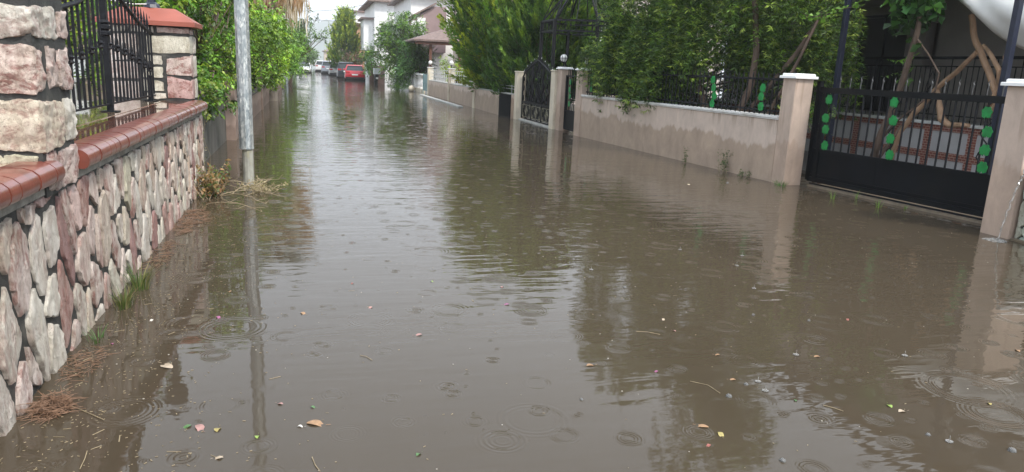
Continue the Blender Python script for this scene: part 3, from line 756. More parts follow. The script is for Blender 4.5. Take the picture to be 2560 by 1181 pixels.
# palm with a skirt of dead fronds
def palm():
    rng = np.random.default_rng(12); bx, by = -1.4, 30.0
    t = thing('palm_tree', 'palm tree with a hanging skirt of dead straw-coloured fronds', 'tree', (bx, by, 0))
    m_ = MB(); m_.tube([(bx, by, -.3), (bx+.05, by, 3), (bx+.1, by, 6.2)], [.26, .22, .2], 12); m_.build('trunk', BARKG, t, True)
    P, D, Nn, L, Wd, C = [], [], [], [], [], []
    for k in range(230):
        a = rng.random()*2*np.pi; z0 = rng.uniform(4.6, 6.0); r0 = rng.uniform(.25, 1.25); ln = rng.uniform(1.1, 2.6)
        base = np.array([bx+.1+math.cos(a)*r0, by+math.sin(a)*r0, z0])
        tint = np.array([(.55,.38,.24),(.66,.55,.42),(.42,.26,.16),(.7,.62,.54)][rng.integers(0,4)])
        for s in range(26):
            off = rng.normal(0, .07, 3)*(1, 1, .3)*(1+s*.03)
            P.append(base+off-np.array([0,0,rng.random()*ln*.75])); D.append((rng.normal(0,.06), rng.normal(0,.06), -1)); Nn.append(rng.normal(0,1,3))
            L.append(rng.uniform(.35,.8)); Wd.append(rng.uniform(.02,.06)); C.append(tint*rng.uniform(.7,1.2))
    leaves('dead_fronds', np.array(P), np.array(D), np.array(Nn), np.array(L), np.array(Wd), np.array(C), LEAF, t)
    P, D, Nn, L, C = [], [], [], [], []
    for k in range(26):
        a = 2*np.pi*k/26+rng.normal(0,.1); e = rng.uniform(-.1, 1.1)
        for s in np.linspace(.15, 1, 34):
            r = 2.1*s*math.cos(e); z = 6.2+2.1*s*math.sin(e)-1.3*s*s
            ctr = np.array([bx+.1+math.cos(a)*r, by+math.sin(a)*r, z]); tn = np.array([math.cos(a), math.sin(a), 0])
            sdv = np.array([-math.sin(a), math.cos(a), 0])
            for sg in (-1, 1):
                P.append(ctr); D.append(sdv*sg*.8+tn*.6+np.array([0,0,-.35])); Nn.append((0,0,1)); L.append(.6*(1.1-s*.6)); C.append((.06,.12,.035))
    L = np.array(L); leaves('fronds', np.array(P), np.array(D), np.array(Nn, float), L, L*.07, np.array(C), LEAF, t)
palm()
sl = thing('street_lamp', 'thin grey street lamp with a short arm behind the palm', 'street lamp', (-1.1, 52, 0))
MB().tube([(-1.35,52,-.3),(-1.35,52,5.2)], [.07,.05], 8).build('pole', GALV, sl, True)
MB().tube([(-1.35,52,5.1),(-1.0,52,5.35),(-.35,52,5.4)], .03, 6).build('arm', GALV, sl, True)
MB().bbox(-.45, .05, 51.9, 52.1, 5.33, 5.42, .01).build('lamp_head', KERBM, sl)
for k, (z0, z1, lb) in enumerate([(5.75, 7.4, 'upper overhead cable sagging across the far end of the street'), (5.2, 5.95, 'lower overhead cable crossing the far end of the street')]):
    m_ = MB(); m_.tube([(-1.5+8.2*i/10, 70+i*.4, z0+(z1-z0)*i/10-.35*math.sin(math.pi*i/10)) for i in range(11)], .016, 5)
    tag(m_.build('overhead_cable', IRON), lb, 'cable')

# ------------------------------------------------------------------ right side walls and pillars
def wallseg(name, label, p0, p1, z1, th, mat, capmat=None, cap_over=.035, capz=.055, group=None):
    """p0->p1 = street-side face line; thickness goes to +X"""
    p0, p1 = Vector((*p0, 0)), Vector((*p1, 0)); d = U(p1-p0); nrm = Vector((-d.y, d.x, 0))
    if nrm.x < 0: nrm = -nrm
    t = thing(name, label, 'wall', ((p0+p1)/2)[:], group)
    c = nrm*th/2
    def seg(z0, zz, a, b): 
        m_ = MB(); m_.bar(p0+c+Vector((0,0,(z0+zz)/2)), p1+c+Vector((0,0,(z0+zz)/2)), th+2*a, zz-z0, ext=b); return m_
    ct = z1-capz if capmat else z1
    seg(-.4, ct, 0, 0).build('wall_body', mat, t)
    if capmat:
        m_ = seg(ct, ct+capz*.45, cap_over*.5, 0); m2 = seg(ct+capz*.45, z1, cap_over, 0)
        m_._add(m2.v, m2.f); m_.build('coping', capmat, t)
    return t, p0, p1, c
W3a, W3b = (6.60, 17.42), (7.17, 10.12)
wallseg('rendered_wall', 'tan rendered wall with a white coping and a wet tide line, beside the black sliding gate', W3a, W3b, 1.05, .2, TAN, WHITEPAINT)
pillar('rendered_pillar', 'tan pillar with a white stepped cap between the low wall and the big sliding gate', 7.17, 7.49, 9.80, 10.12, 1.72, TANP, WHITEWALL, .075, .045)
pillar('rendered_pillar', 'nearest tan pillar with a white cap, right of the sliding gate beside the drain pipe', 7.43, 7.98, 6.1, 6.46, 1.73, TANP, WHITEWALL, .075, .05)
pillar('rendered_pillar', 'tan pillar with a lantern on its white cap, left end of the tide-marked wall', 6.58, 6.88, 17.42, 17.84, 1.70, TANP, WHITEWALL, .06, .04)
pillar('rendered_pillar', 'tan pillar carrying the caged globe lamp, between the ornate gate and the small gate', 6.62, 6.92, 19.12, 19.46, 1.71, TANP, WHITEWALL, .06, .04)
pillar('cream_pillar', 'worn cream pillar at the right side of the ornate gate', 6.55, 6.85, 19.47, 19.82, 1.62, CREAM, CREAM, .03, .02, step=False)
pillar('cream_pillar', 'worn cream pillar at the left side of the ornate gate', 6.50, 6.78, 23.1, 23.42, 1.54, CREAM, CREAM, .03, .02, step=False)

# far right wall with three posts
for k, (a, b, lb) in enumerate([(34.85, 40.85, 'farthest tan panel of the low wall with lattice on top'), (29.25, 34.55, 'middle tan panel of the low wall with lattice on top'), (23.43, 28.95, 'tan panel of the low wall nearest the ornate gate, under the big conifer')]):
    wallseg('low_wall', lb, (6.42, b), (6.42, a), .80, .2, TAN, KERBM, .02, .03, group='tan low wall panels by the kerb')
pl3 = [(40.85, 1.5, 'farthest cream wall post, with a globe lamp on top'), (34.55, 1.5, 'second cream wall post, with a globe lamp on top'), (28.95, 1.12, 'short cream wall post without a lamp')]
for (y0, z1, lb) in pl3: pillar('wall_post', lb, 6.37, 6.66, y0, y0+.3, z1, CREAM, WHITEPAINT if z1 > 1.2 else None, .04, .03, step=False)
pan = thing('metal_screen', 'black ribbed metal panel fixed to the wall beside the ornate gate', 'panel', (6.4, 24.2, 0))
m_ = MB(); m_.box(6.385, 6.41, 23.46, 24.95, -.3, .77); m_.build('sheet', BLACKPANEL, pan)
m_ = MB()
for i in range(10): m_.box(6.37, 6.3845, 23.5+i*.15, 23.53+i*.15, -.3, .76)
m_.build('ribs', IRON, pan)
# white lattice between posts
def lattice(y0, y1, lb):
    t = thing('lattice_panel', lb, 'lattice', (6.5, (y0+y1)/2, .8), 'white metal lattice panels on the low wall')
    m_ = MB(); n = max(3, int((y1-y0)/.45))
    for z in (.84, 1.38): m_.bar((6.5, y0, z), (6.5, y1, z), .03)
    for y in (y0+.02, y1-.02): m_.bar((6.5, y, .8), (6.5, y, 1.4), .03)
    m_.build('frame', WHITEPAINT, t)
    m_ = MB()
    for i in range(1, n): m_.bar((6.5, y0+(y1-y0)*i/n, .86), (6.5, y0+(y1-y0)*i/n, 1.37), .022)
    for z in (1.02, 1.2): m_.bar((6.5, y0, z), (6.5, y1, z), .022)
    m_.build('grid', WHITEPAINT, t)
lattice(35.0, 40.7, 'white lattice panel between the two globe-lamp posts'); lattice(29.4, 34.5, 'white lattice panel half covered by the big conifer')
hr = thing('pipe_handrail', 'thin grey pipe handrail on the low wall under the big conifer', 'handrail', (6.55, 26, .8))
m_ = MB()
for y in (25.6, 23.8): m_.tube([(6.52, y, .8), (6.52, y, 1.3 if y > 25 else 1.08)], .014, 6)
m_.build('post', SILVER, hr)
m_ = MB()
for z in (.95, 1.04): m_.tube([(6.52, 23.5, z), (6.52, 25.6, z)], .011, 6)
m_.build('rail', SILVER, hr)

def globe_lamp(name, lb, x, y, z, r, cage=False, group=None):
    t = thing(name, lb, 'lamp', (x, y, z), group)
    MB().lathe([(.07,0),(.06,.02),(.02,.04),(.02,.10),(.05,.12),(.05,.14)], (x, y, z), 12).build('stand', IRON, t, True)
    MB().ball((x, y, z+.13+r), r, 16).build('globe', GLASSW, t, True)
    if cage:
        m_ = MB(); R_ = r*1.05; c = Vector((x, y, z+.13+r))
        for k in range(4):
            a = math.pi*k/4; m_.tube([c+Vector((math.cos(a)*math.sin(q), math.sin(a)*math.sin(q), math.cos(q)))*R_ for q in np.linspace(0, 2*math.pi, 25)], .006, 5, False)
        m_.tube([c+Vector((math.cos(q), math.sin(q), 0))*R_ for q in np.linspace(0, 2*math.pi, 25)], .006, 5, False)
        m_.build('cage', IRON, t)
globe_lamp('globe_lamp', 'white globe lamp on the farthest cream wall post', 6.51, 41.0, 1.5, .11, group='white globe lamps')
globe_lamp('globe_lamp', 'white globe lamp on the second cream wall post', 6.51, 34.7, 1.5, .11, group='white globe lamps')
globe_lamp('caged_globe_lamp', 'round white lamp in a black cage on the pillar beside the small gate', 6.72, 19.3, 1.71, .105, True)
ln = thing('lantern', 'small black lantern with pale glass on the pillar cap beside the weeping conifer', 'lamp', (6.73, 17.6, 1.70))
MB().lathe([(.06,0),(.05,.02),(.015,.03),(.015,.07),(.045,.09),(.045,.1)], (6.73, 17.6, 1.70), 6).build('stand', IRON, ln)
MB().lathe([(.04,0),(.06,.16)], (6.73, 17.6, 1.80), 6).build('glass', GLASSW, ln)
m_ = MB(); m_.lathe([(.085,0),(.05,.035),(.012,.06),(.006,.1)], (6.73, 17.6, 1.96), 6)
for k in range(6):
    a = math.pi*k/3; m_.tube([(6.73+.042*math.cos(a), 17.6+.042*math.sin(a), 1.80), (6.73+.062*math.cos(a), 17.6+.062*math.sin(a), 1.96)], .006, 4)
m_.build('hood', IRON, ln)

# metal vine-leaf ornament
def leaf_shape(s=1.0, seed=0):
    r_ = random.Random(seed); pts = []; n = 26
    for i in range(n):
        a = 2*math.pi*i/n; rr = .88+.09*math.cos(7*a+.4)+r_.uniform(-.04, .04)
        if i == 0: rr = .5
        pts.append((s*rr*math.cos(a-math.pi/2), s*rr*math.sin(a-math.pi/2)*1.12))
    return pts
def metal_leaf(parent, c, u, nrm, s, seed):
    m_ = MB(); m_.prism(leaf_shape(s, seed), Vector(c)-Vector(nrm)*.004, u, (0,0,1), Vector(nrm)*.008); return m_.build('leaf_ornament', GREENP, parent)

# ornate peaked gate
def ornate_gate():
    X = 6.68; y0, y1 = 19.9, 23.05; ym = (y0+y1)/2
    t = thing('ornate_gate', 'tall black wrought-iron gate with a peaked spiked top and three scroll panels at its foot', 'gate', (X, ym, 0))
    def zt(y): q = 1-abs(y-ym)/((y1-y0)/2); return 1.38+.50*max(0,q)**.75
    fr = MB()
    for y in (y0, y0+(y1-y0)/3, y0+2*(y1-y0)/3, y1): fr.bar((X, y, .06), (X, y, zt(y)), .045)
    for z in (.07, .56, .60): fr.bar((X, y0, z), (X, y1, z), .035)
    fr.tube([(X, y0+(y1-y0)*i/24, zt(y0+(y1-y0)*i/24)) for i in range(25)], .026, 6)
    fr.build('frame', IRON, t)
    for i in range(26):
        y = y0+.08+(y1-y0-.16)*i/25; m_ = MB(); m_.bar((X, y, .6), (X, y, zt(y)+.04), .02)
        m_.lathe([(.012,0),(.02,.02),(.002,.11)], (X, y, zt(y)+.03), 5); b_ = m_.build('bar', IRON, t)
        if i % 3 == 1:
            MB().lathe([(.006,0),(.012,.01),(.002,.05)], (X, y, zt(y)+.12), 5).build('tip', SILVER, b_)
    for i in range(9):
        y = y0+.17+(y1-y0-.34)*i/8; zz = zt(y)-.12; s_ = 1 if i % 2 else -1
        sc = MB(); sc.tube([(X-.022, y+s_*.07*math.sin(q*.62)*(1-.35*q/24), .64+(zz-.64)*q/24) for q in range(25)], .016, 6); sc.build('scroll', IRON, t, True)
    for k in range(3):
        a = y0+(y1-y0)*k/3; b = y0+(y1-y0)*(k+1)/3; p_ = MB(); p_.box(X+.012, X+.02, a+.03, b-.03, .1, .53); pn = p_.build('foot_panel', BLACKPANEL, t)
        q_ = MB(); c_ = (a+b)/2
        for r_ in (.16, .1, .05): q_.tube([(X-.008, c_, .315+r_), (X-.008, c_+r_, .315), (X-.008, c_, .315-r_), (X-.008, c_-r_, .315), (X-.008, c_, .315+r_)], .008, 5)
        for sy in (-1, 1):
            for sz in (-1, 1): q_.tube([(X-.008, c_+sy*(.36+.05*math.cos(w)), .315+sz*(.13+.05*math.sin(w))) for w in np.linspace(0, 4.6, 8)], .009, 5)
        q_.tube([(X-.008, a+.07, .13),(X-.008, b-.07, .13),(X-.008, b-.07, .5),(X-.008, a+.07, .5),(X-.008, a+.07, .13)], .009, 5)
        q_.build('diamond', simple('aged_gilt', (.22,.2,.14), .5, .3, 10, 0) if k == 0 else bpy.data.materials['aged_gilt'], pn)
    return t
ornate_gate()
sill = thing('gate_sill', 'muddy concrete sill under the ornate gate', 'sill', (6.7, 21.5, 0)); MB().bbox(6.58, 7.1, 19.83, 23.09, -.4, .035, .01).build('slab', KERBM, sill)
# small gate with green leaves
sg_ = thing('small_gate', 'narrow black gate with green metal leaves beside the caged lamp pillar', 'gate', (6.76, 18.5, 0))
X = 6.76; y0, y1 = 17.9, 19.06
m_ = MB(); m_.bar((X,y0,.06),(X,y0,1.5),.05); m_.bar((X,y1,.06),(X,y1,1.5),.05)
for z in (.07, .56, 1.48): m_.bar((X,y0,z),(X,y1,z),.04)
m_.build('frame', IRON, sg_)
MB().box(X-.008, X+.008, y0+.02, y1-.02, .09, .55).build('foot_panel', BLACKPANEL, sg_)
for i in range(8): y = y0+.13*(i+1); MB().bar((X,y,.56),(X,y,1.66),.018).build('bar', IRON, sg_)
for k, (y, z) in enumerate([(18.1,1.3),(18.12,1.1),(18.08,.9),(18.1,.72),(18.72,1.32),(18.74,1.12),(18.7,.95),(18.72,.75)]): metal_leaf(sg_, (X-.025,y,z), (0,1,0), (-1,0,0), .085, k)

# sliding gate
G0, G1 = Vector((7.62, 9.80, 0)), Vector((8.03, 6.42, 0)); gd = U(G1-G0); gn = Vector((-abs(gd.y), -abs(gd.x), 0)); gl = (G1-G0).length
sgt = thing('sliding_gate', 'wide black sliding gate with solid lower panel and three columns of green metal leaves', 'gate', tuple((G0+G1)/2))
def gp(s, z, off=0): p = G0+gd*s+gn*off; return (p.x, p.y, z)
m_ = MB(); m_.bar(gp(.0,1.49), gp(gl,1.49), .05, .085); m_.bar(gp(.14,.09), gp(.14,1.45), .07); m_.bar(gp(0,.09), gp(0,1.62), .07); m_.bar(gp(gl-.04,.09), gp(gl-.04,1.45), .06)
m_.bar(gp(0,.57), gp(gl,.57), .045, .05); m_.bar(gp(0,.11), gp(gl,.11), .055, .07)
m_.build('frame', BLACKPANEL, sgt)
m_ = MB(); m_.bar(gp(.02,.34), gp(gl,.34), .012, .44); m_.bar(gp(1.2,.34), gp(1.24,.34), .02, .43); m_.bar(gp(.02,.19,.01), gp(gl,.19,.01), .012, .012)
m_.build('lower_panel', BLACKPANEL, sgt)
nb = 22
for i in range(nb):
    s_ = .28+(gl-.40)*i/(nb-1)
    m_ = MB(); m_.bar(gp(s_,.59), gp(s_,1.45), .018)
    b_ = m_.build('bar', IRON, sgt)
for i in range(16):
    s_ = .38+(gl-.55)*i/15
    m_ = MB(); m_.tube([gp(s_,1.53), gp(s_,1.61), gp(s_+.008,1.65), gp(s_-.004,1.68), gp(s_+.01,1.71)], [.008,.008,.01,.008,.004], 6)
    m_.build('finial', simple('dull_silver', (.09,.09,.09), .5, .3, 20, 0, metal=.2) if i == 0 else bpy.data.materials['dull_silver'], sgt)
def vinecol(s0, sgn, zs, k0):
    m_ = MB(); m_.tube([gp(s0+.055*math.sin(q*1.35*sgn+.3), .6+.85*q/14, .022) for q in range(15)], .009, 6); m_.build('vine_scroll', IRON, sgt, True)
    for i, (ds, z) in enumerate(zs): metal_leaf(sgt, gp(s0+ds, z, .035), tuple(gd), tuple(gn), .074, k0+i)
vinecol(.25, 1, [(-.01,1.35),(-.03,1.07),(.0,.90),(.03,.66)], 10)
vinecol(1.43, -1, [(-.03,1.375),(.0,1.13),(.0,.88),(.03,.66)], 20)
vinecol(2.74, 1, [(-.01,1.33),(.04,1.10),(.05,.88),(.06,.67)], 30)
gs = thing('gate_sill', 'low concrete sill and track under the big sliding gate', 'sill', (7.8, 8.2, 0))
m_ = MB(); m_.bar((7.80, 9.75, -.18), (8.21, 6.44, -.18), .5, .42); m_.build('slab', simple('muddy_sill', (.2,.16,.12), .4, .3, 5, .3), gs)
m_ = MB(); m_.bar((7.62, 9.75, .045), (8.02, 6.46, .045), .03, .02); m_.build('track', IRON, gs)

# fence on the tide-marked wall
wf = thing('wall_fence', 'black railing with green metal leaves on the tide-marked wall, behind the weeping conifer', 'fence', (7.0, 13.7, 1.05))
A = Vector((6.70, 17.38, 0)); B = Vector((7.27, 10.16, 0)); wd = U(B-A); wl = (B-A).length; wn = Vector((wd.y, -wd.x, 0)); wn = wn if wn.x < 0 else -wn
def wp(s, z, off=0): p = A+wd*s+wn*off; return (p.x, p.y, z)
m_ = MB(); m_.bar(wp(0,1.12), wp(wl,1.12), .03); m_.bar(wp(0,1.62), wp(wl,1.62), .035); m_.build('rail', IRON, wf)
for i in range(56): MB().bar(wp(.06+(wl-.12)*i/55, 1.05), wp(.06+(wl-.12)*i/55, 1.72), .016).build('bar', IRON, wf)
for k, (s_, z) in enumerate([(5.32,1.56),(5.36,1.42),(5.4,1.28),(5.36,1.14),(6.72,1.47),(6.7,1.33),(6.72,1.17),(.3,1.5),(.32,1.35),(.3,1.2)]): metal_leaf(wf, wp(s_, z, .03), tuple(wd), tuple(wn), .075, 50+k)

# green stone wall and pipe at the right edge
gsw = thing('green_stone_wall', 'low wall of greenish stone slabs at the right edge behind the drain pipe', 'wall', (7.7, 5, 0))
MB().box(7.50, 8.0, 3.2, 6.07, -.4, .68).build('mortar_core', MORTAR, gsw)
m_ = MB(); cells = voronoi(3.2, 6.07, -.35, .67, .26, .24, 77, .36)
STSAVE = STCOL[:]; STCOL[:] = [((.36,.42,.36),0),((.42,.46,.38),0),((.33,.38,.33),.05),((.46,.46,.38),.05)]
stone_faces(m_, cells, (7.497, 0, 0), (0,1,0), (0,0,1), (-1,0,0), 9, .006, .014)
STCOL[:] = STSAVE
m_.build('stone_facing', STONEB, gsw, True)
MB().box(7.478, 8.02, 3.2, 6.075, .68, .715).build('coping', KERBM, gsw)
pp = thing('drain_pipe', 'white plastic drain pipe jutting over the green stone wall and spilling water', 'pipe', (7.5, 6.0, .76))
m_ = MB(); a_ = Vector((7.40, 6.02, .765)); b_ = Vector((8.1, 5.80, .79)); ax_ = U(b_-a_)
e1 = U(ax_.cross(Vector((0,0,1)))); e2 = e1.cross(ax_); vs = []
for (p_, r_) in ((b_, .047), (a_, .047), (a_, .040), (a_+ax_*.3, .040)):
    for k in range(18): q = 2*math.pi*k/18; vs.append(p_+(e1*math.cos(q)+e2*math.sin(q))*r_)
m_._add(vs, [(j*18+k, j*18+(k+1) % 18, (j+1)*18+(k+1) % 18, (j+1)*18+k) for j in range(3) for k in range(18)]); m_.build('tube', PVC, pp, True)
def stream():
    m, n, b, o = new_mat('falling_water'); b.inputs['Base Color'].default_value = (.8,.78,.74,1); b.inputs['Roughness'].default_value = .08
    b.inputs['Transmission Weight'].default_value = .75; b.inputs['IOR'].default_value = 1.33; return m
CLEAR = stream()
m_ = MB(); pts = []; rs = []
for i in range(26):
    q = i/25; pts.append((7.40-.17*q+.008*math.sin(i*1.7), 6.03+.02*q+.006*math.sin(i*2.3), .735-.735*q**1.5)); rs.append(.011*(1-.3*q)+.003*math.sin(i*2.9))
m_.tube(pts, rs, 7); tag(m_.build('water_stream', CLEAR, None, True), 'thin stream of water falling from the white drain pipe', 'water stream')

# ------------------------------------------------------------------ porch house
hs = thing('porch_house', 'shaded house with a raised brick-grid porch behind the sliding gate', 'house', (12, 12, 0))
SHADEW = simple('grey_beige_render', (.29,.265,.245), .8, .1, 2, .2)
XP, XH = 11.0, 13.3
def wallyz(mb, X0, X1, ya, yb, za, zb, holes):
    ys = sorted({ya, yb}|{h[0] for h in holes}|{h[1] for h in holes})
    for a, b in zip(ys, ys[1:]):
        hh = sorted([(h[2], h[3]) for h in holes if h[0] <= a+1e-6 and h[1] >= b-1e-6]); z = za
        for c, d in hh+[(zb, zb)]:
            if c > z+1e-6: mb.box(X0, X1, a, b, z, c)
            z = max(z, d)
DOOR = (14.35, 15.9, .97, 3.25); GAP = (13.45, 13.8, 2.0, 3.0); UPW = [(6.5,8,4.7,6.0),(10,11.5,4.7,6.0),(14,16,4.2,6.2),(18,19.5,4.7,6.0)]
m_ = MB(); wallyz(m_, XH, XH+.25, 3.5, 22, -.4, 6.6, [DOOR, GAP]+UPW)
m_.box(XH+.25, 20, 3.5, 3.75, -.4, 6.6); m_.box(XH+.25, 20, 21.75, 22, -.4, 6.6); m_.box(19.75, 20, 3.75, 12.6, -.4, 6.6); m_.box(19.75, 20, 15.2, 21.75, -.4, 6.6)
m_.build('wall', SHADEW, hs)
m_ = MB(); m_.box(XP+.16, XH, 4.2, 21.9, .55, .94); m_.build('porch_floor', KERBM, hs)
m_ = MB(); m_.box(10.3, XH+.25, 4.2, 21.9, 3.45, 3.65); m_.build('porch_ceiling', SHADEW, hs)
m_ = MB(); m_._add([(10.1,4.0,3.55),(10.1,22.2,3.55),(XH-.01,22.2,4.3),(XH-.01,4.0,4.3),(10.1,4.0,3.66),(10.1,22.2,3.66),(XH-.01,22.2,4.42),(XH-.01,4.0,4.42)],
   [(0,1,2,3),(7,6,5,4),(0,4,5,1),(1,5,6,2),(2,6,7,3),(3,7,4,0)]); m_.build('porch_roof', ROOFT, hs)
m_ = MB(); m_._add([(12.8,3.0,6.6),(20.5,3.0,6.6),(20.5,22.5,6.6),(12.8,22.5,6.6),(16.6,7,8.3),(16.6,18.5,8.3)], [(0,1,4),(1,2,5,4),(2,3,5),(3,0,4,5),(0,3,2,1)]); m_.build('roof', ROOFT, hs)
dr = MB().box(XH+.08, XH+.14, DOOR[0], DOOR[1], DOOR[2], DOOR[3]).build('door', DOORD, hs)
m_ = MB(); 
for y in (DOOR[0], (DOOR[0]+DOOR[1])/2, DOOR[1]): m_.bar((XH+.06, y, .97), (XH+.06, y, 3.25), .07)
m_.bar((XH+.06, DOOR[0], 3.22), (XH+.06, DOOR[1], 3.22), .07); m_.build('door_frame', DOORD, dr)
GLASS = simple('window_glass', (.03,.04,.045), .05, .1, 2, 0)
for (a, b, c, d) in UPW:
    w_ = MB(); 
    for y in (a+.03, (a+b)/2, b-.03): w_.bar((XH+.1, y, c), (XH+.1, y, d), .06)
    for z in (c+.03, d-.03): w_.bar((XH+.1, a, z), (XH+.1, b, z), .05)
    w_ = w_.build('window', WHITEPAINT, hs); MB().box(XH+.12, XH+.13, a, b, c, d).build('pane', GLASS, w_)
# porch wall: pale panels with bands of small red bricks
m, n, b, o = new_mat('small_red_brick')
t = nd(n, 'ShaderNodeTexBrick'); t.inputs['Scale'].default_value = 1; t.inputs['Brick Width'].default_value = .085; t.inputs['Row Height'].default_value = .045; t.inputs['Mortar Size'].default_value = .0045
t.inputs['Color1'].default_value = (.26,.075,.05,1); t.inputs['Color2'].default_value = (.2,.055,.04,1); t.inputs['Mortar'].default_value = (.5,.36,.3,1)
g_ = nd(n, 'ShaderNodeNewGeometry'); s1 = nd(n, 'ShaderNodeSeparateXYZ'); c1_ = nd(n, 'ShaderNodeCombineXYZ'); n.links.new(g_.outputs['Position'], s1.inputs[0])
n.links.new(s1.outputs['Y'], c1_.inputs[0]); n.links.new(s1.outputs['Z'], c1_.inputs[1]); n.links.new(c1_.outputs[0], t.inputs[0]); n.links.new(t.outputs[0], b.inputs['Base Color']); b.inputs['Roughness'].default_value = .6
BRICK = m
MB().box(XP, XP+.16, 4.2, 21.9, -.4, .95).build('porch_wall', simple('pale_grey_panel', (.5,.49,.5), .6, .08, 3, .1), hs)
m_ = MB(); ys = []
for y in (9.15, 9.95, 10.9, 11.7, 12.75, 13.6, 14.6, 15.6): ys += [y] if y in (12.75, 13.6, 10.9, 14.6, 15.6) else [y]
for k, y in enumerate(ys): m_.box(XP-.014, XP+.002, y, y+.17, -.3, .95)
ys2 = [4.2]+[v for y in ys for v in (y, y+.17)]+[21.9]
for a, b_ in zip(ys2[0::2], ys2[1::2]): m_.box(XP-.012, XP+.002, a, b_, .34, .47); m_.box(XP-.012, XP+.002, a, b_, .84, .949)
m_.build('brick_bands', BRICK, hs)
MB().bbox(XP-.06, XP+.2, 4.2, 21.9, .95, 1.0, .01).build('ledge', WHITEPAINT, hs)
pr_ = thing('porch_railing', 'black scrolled railing along the edge of the raised porch', 'railing', (XP+.1, 12, 1.0))
XR = XP+.1
m_ = MB(); m_.bar((XR,4.3,2.13),(XR,21.8,2.13),.035,.05); m_.bar((XR,4.3,1.98),(XR,21.8,1.98),.02); m_.bar((XR,4.3,1.12),(XR,21.8,1.12),.022); m_.build('rail', IRON, pr_)
for i in range(92):
    y = 7.6+i*.115; MB().bar((XR,y,1.0),(XR,y,1.98 if i % 4 else 2.11),.012).build('bar', IRON, pr_)
for y in (8.9, 11.2, 13.4, 15.4):
    m_ = MB()
    for s_ in (-1, 1):
        m_.tube([(XR-.015, y+s_*.11*math.sin(math.pi*q/10), 1.15+.75*q/10) for q in range(11)], .008, 5)
        m_.tube([(XR-.015, y, 1.35), (XR-.015, y+s_*.09, 1.5), (XR-.015, y, 1.65), (XR-.015, y+s_*.045, 1.5), (XR-.015, y, 1.42)], .008, 5)
    m_.build('scroll', IRON, pr_)
pg = thing('pergola', 'dark blue steel pergola with two posts rising behind the sliding gate', 'pergola', (8.7, 9.2, 0))
MB().bbox(8.72, 8.80, 10.82, 10.90, 0, 4.2, .004).build('post', NAVY, pg)
MB().bbox(8.69, 8.77, 7.61, 7.69, 0, 4.2, .004).build('post', NAVY, pg)
m_ = MB(); m_.bar((8.75,5,4.25),(8.75,15,4.25),.09); 
for y in (5.5,6.6,7.65,8.7,9.8,10.85,12,13.2,14.4): m_.bar((8.4,y,4.34),(10.28,y,4.34),.06)
m_.build('beams', NAVY, pg)
struct(MB().box(7.4, 11, -1, 6.05, -.4, .02).build('garden_bed', EARTH)); struct(MB().box(8.5, 13.3, 6.06, 42, -.4, .06).build('garden_path', simple('dark_paving', (.12,.11,.1), .5, .3, 3, .3)))
# white canvas swag
def tarp():
    V = []; n = 60; ml = 20
    for i in range(n+1):
        for j in range(ml+1):
            s, q = i/n, j/ml
            y = 9.9-4.6*s; top_z = 3.4
            low = 3.25-1.25*math.sin(min(1, s*2.1)*math.pi/2)+(.25*max(0, s-.6))
            z = top_z+(low-top_z)*q
            x = 9.75-.55*math.sin(math.pi*q*.9)+.09*math.sin(9*s+4*q)+.035*math.sin(31*s+3*math.sin(5*q))*q+.35*(1-q)
            V.append((x, y-.2*q, z))
    F = [(i*(ml+1)+j, (i+1)*(ml+1)+j, (i+1)*(ml+1)+j+1, i*(ml+1)+j+1) for i in range(n) for j in range(ml)]
    m_ = MB(); m_._add(V, F); o = m_.build('canvas_awning', FABRIC, None, True)
    md = o.modifiers.new('thickness', 'SOLIDIFY'); md.thickness = .006
    tag(o, 'sagging white canvas awning hanging at the upper right above the porch', 'awning')
tarp()
# driftwood sculpture
dw = thing('driftwood_sculpture', 'pale crossed driftwood branches standing on the porch edge under the awning', 'driftwood', (10.2, 9.2, .06))
m_ = MB()
for pts, rs in [([(9.85,9.42,2.72),(9.9,9.28,2.3),(9.95,9.02,1.9),(10.0,8.82,1.5),(10.05,8.72,1.0),(10.1,8.7,.05)], [.055,.06,.06,.065,.07,.08]),
                ([(9.88,9.22,2.15),(9.95,9.6,1.85),(10.0,10.0,1.55),(10.0,10.35,1.15),(10.0,10.6,.8),(10.02,10.8,.05)], [.045,.05,.05,.06,.05,.06]),
                ([(9.8,9.05,2.25),(9.75,8.85,2.1),(9.8,8.72,1.9),(9.95,8.8,1.65),(10.0,8.95,1.3)], [.03,.04,.045,.05,.05]),
                ([(9.75,8.6,2.1),(9.8,8.55,1.8),(9.95,8.68,1.5),(10.0,8.95,1.2)], [.035,.045,.055,.05]),
                ([(10,9.95,1.6),(10.0,9.85,1.3),(9.98,9.75,1.1),(9.97,9.55,1.02),(9.97,9.2,1.04)], [.04,.06,.075,.06,.04])]:
    # smooth the path a little
    P_ = [Vector(p) for p in pts]; Q = []; Rr = []
    for i in range(len(P_)-1):
        for k in range(4):
            t_ = k/4; w = mnoise.noise_vector((P_[i].lerp(P_[i+1], t_))*3)*.02; Q.append(P_[i].lerp(P_[i+1], t_)+w); Rr.append(rs[i]*(1-t_)+rs[i+1]*t_)
    Q.append(P_[-1]); Rr.append(rs[-1]); m_.tube(Q, [r_*.8 for r_ in Rr], 9)
m_.build('branches', DRIFT, dw, True)
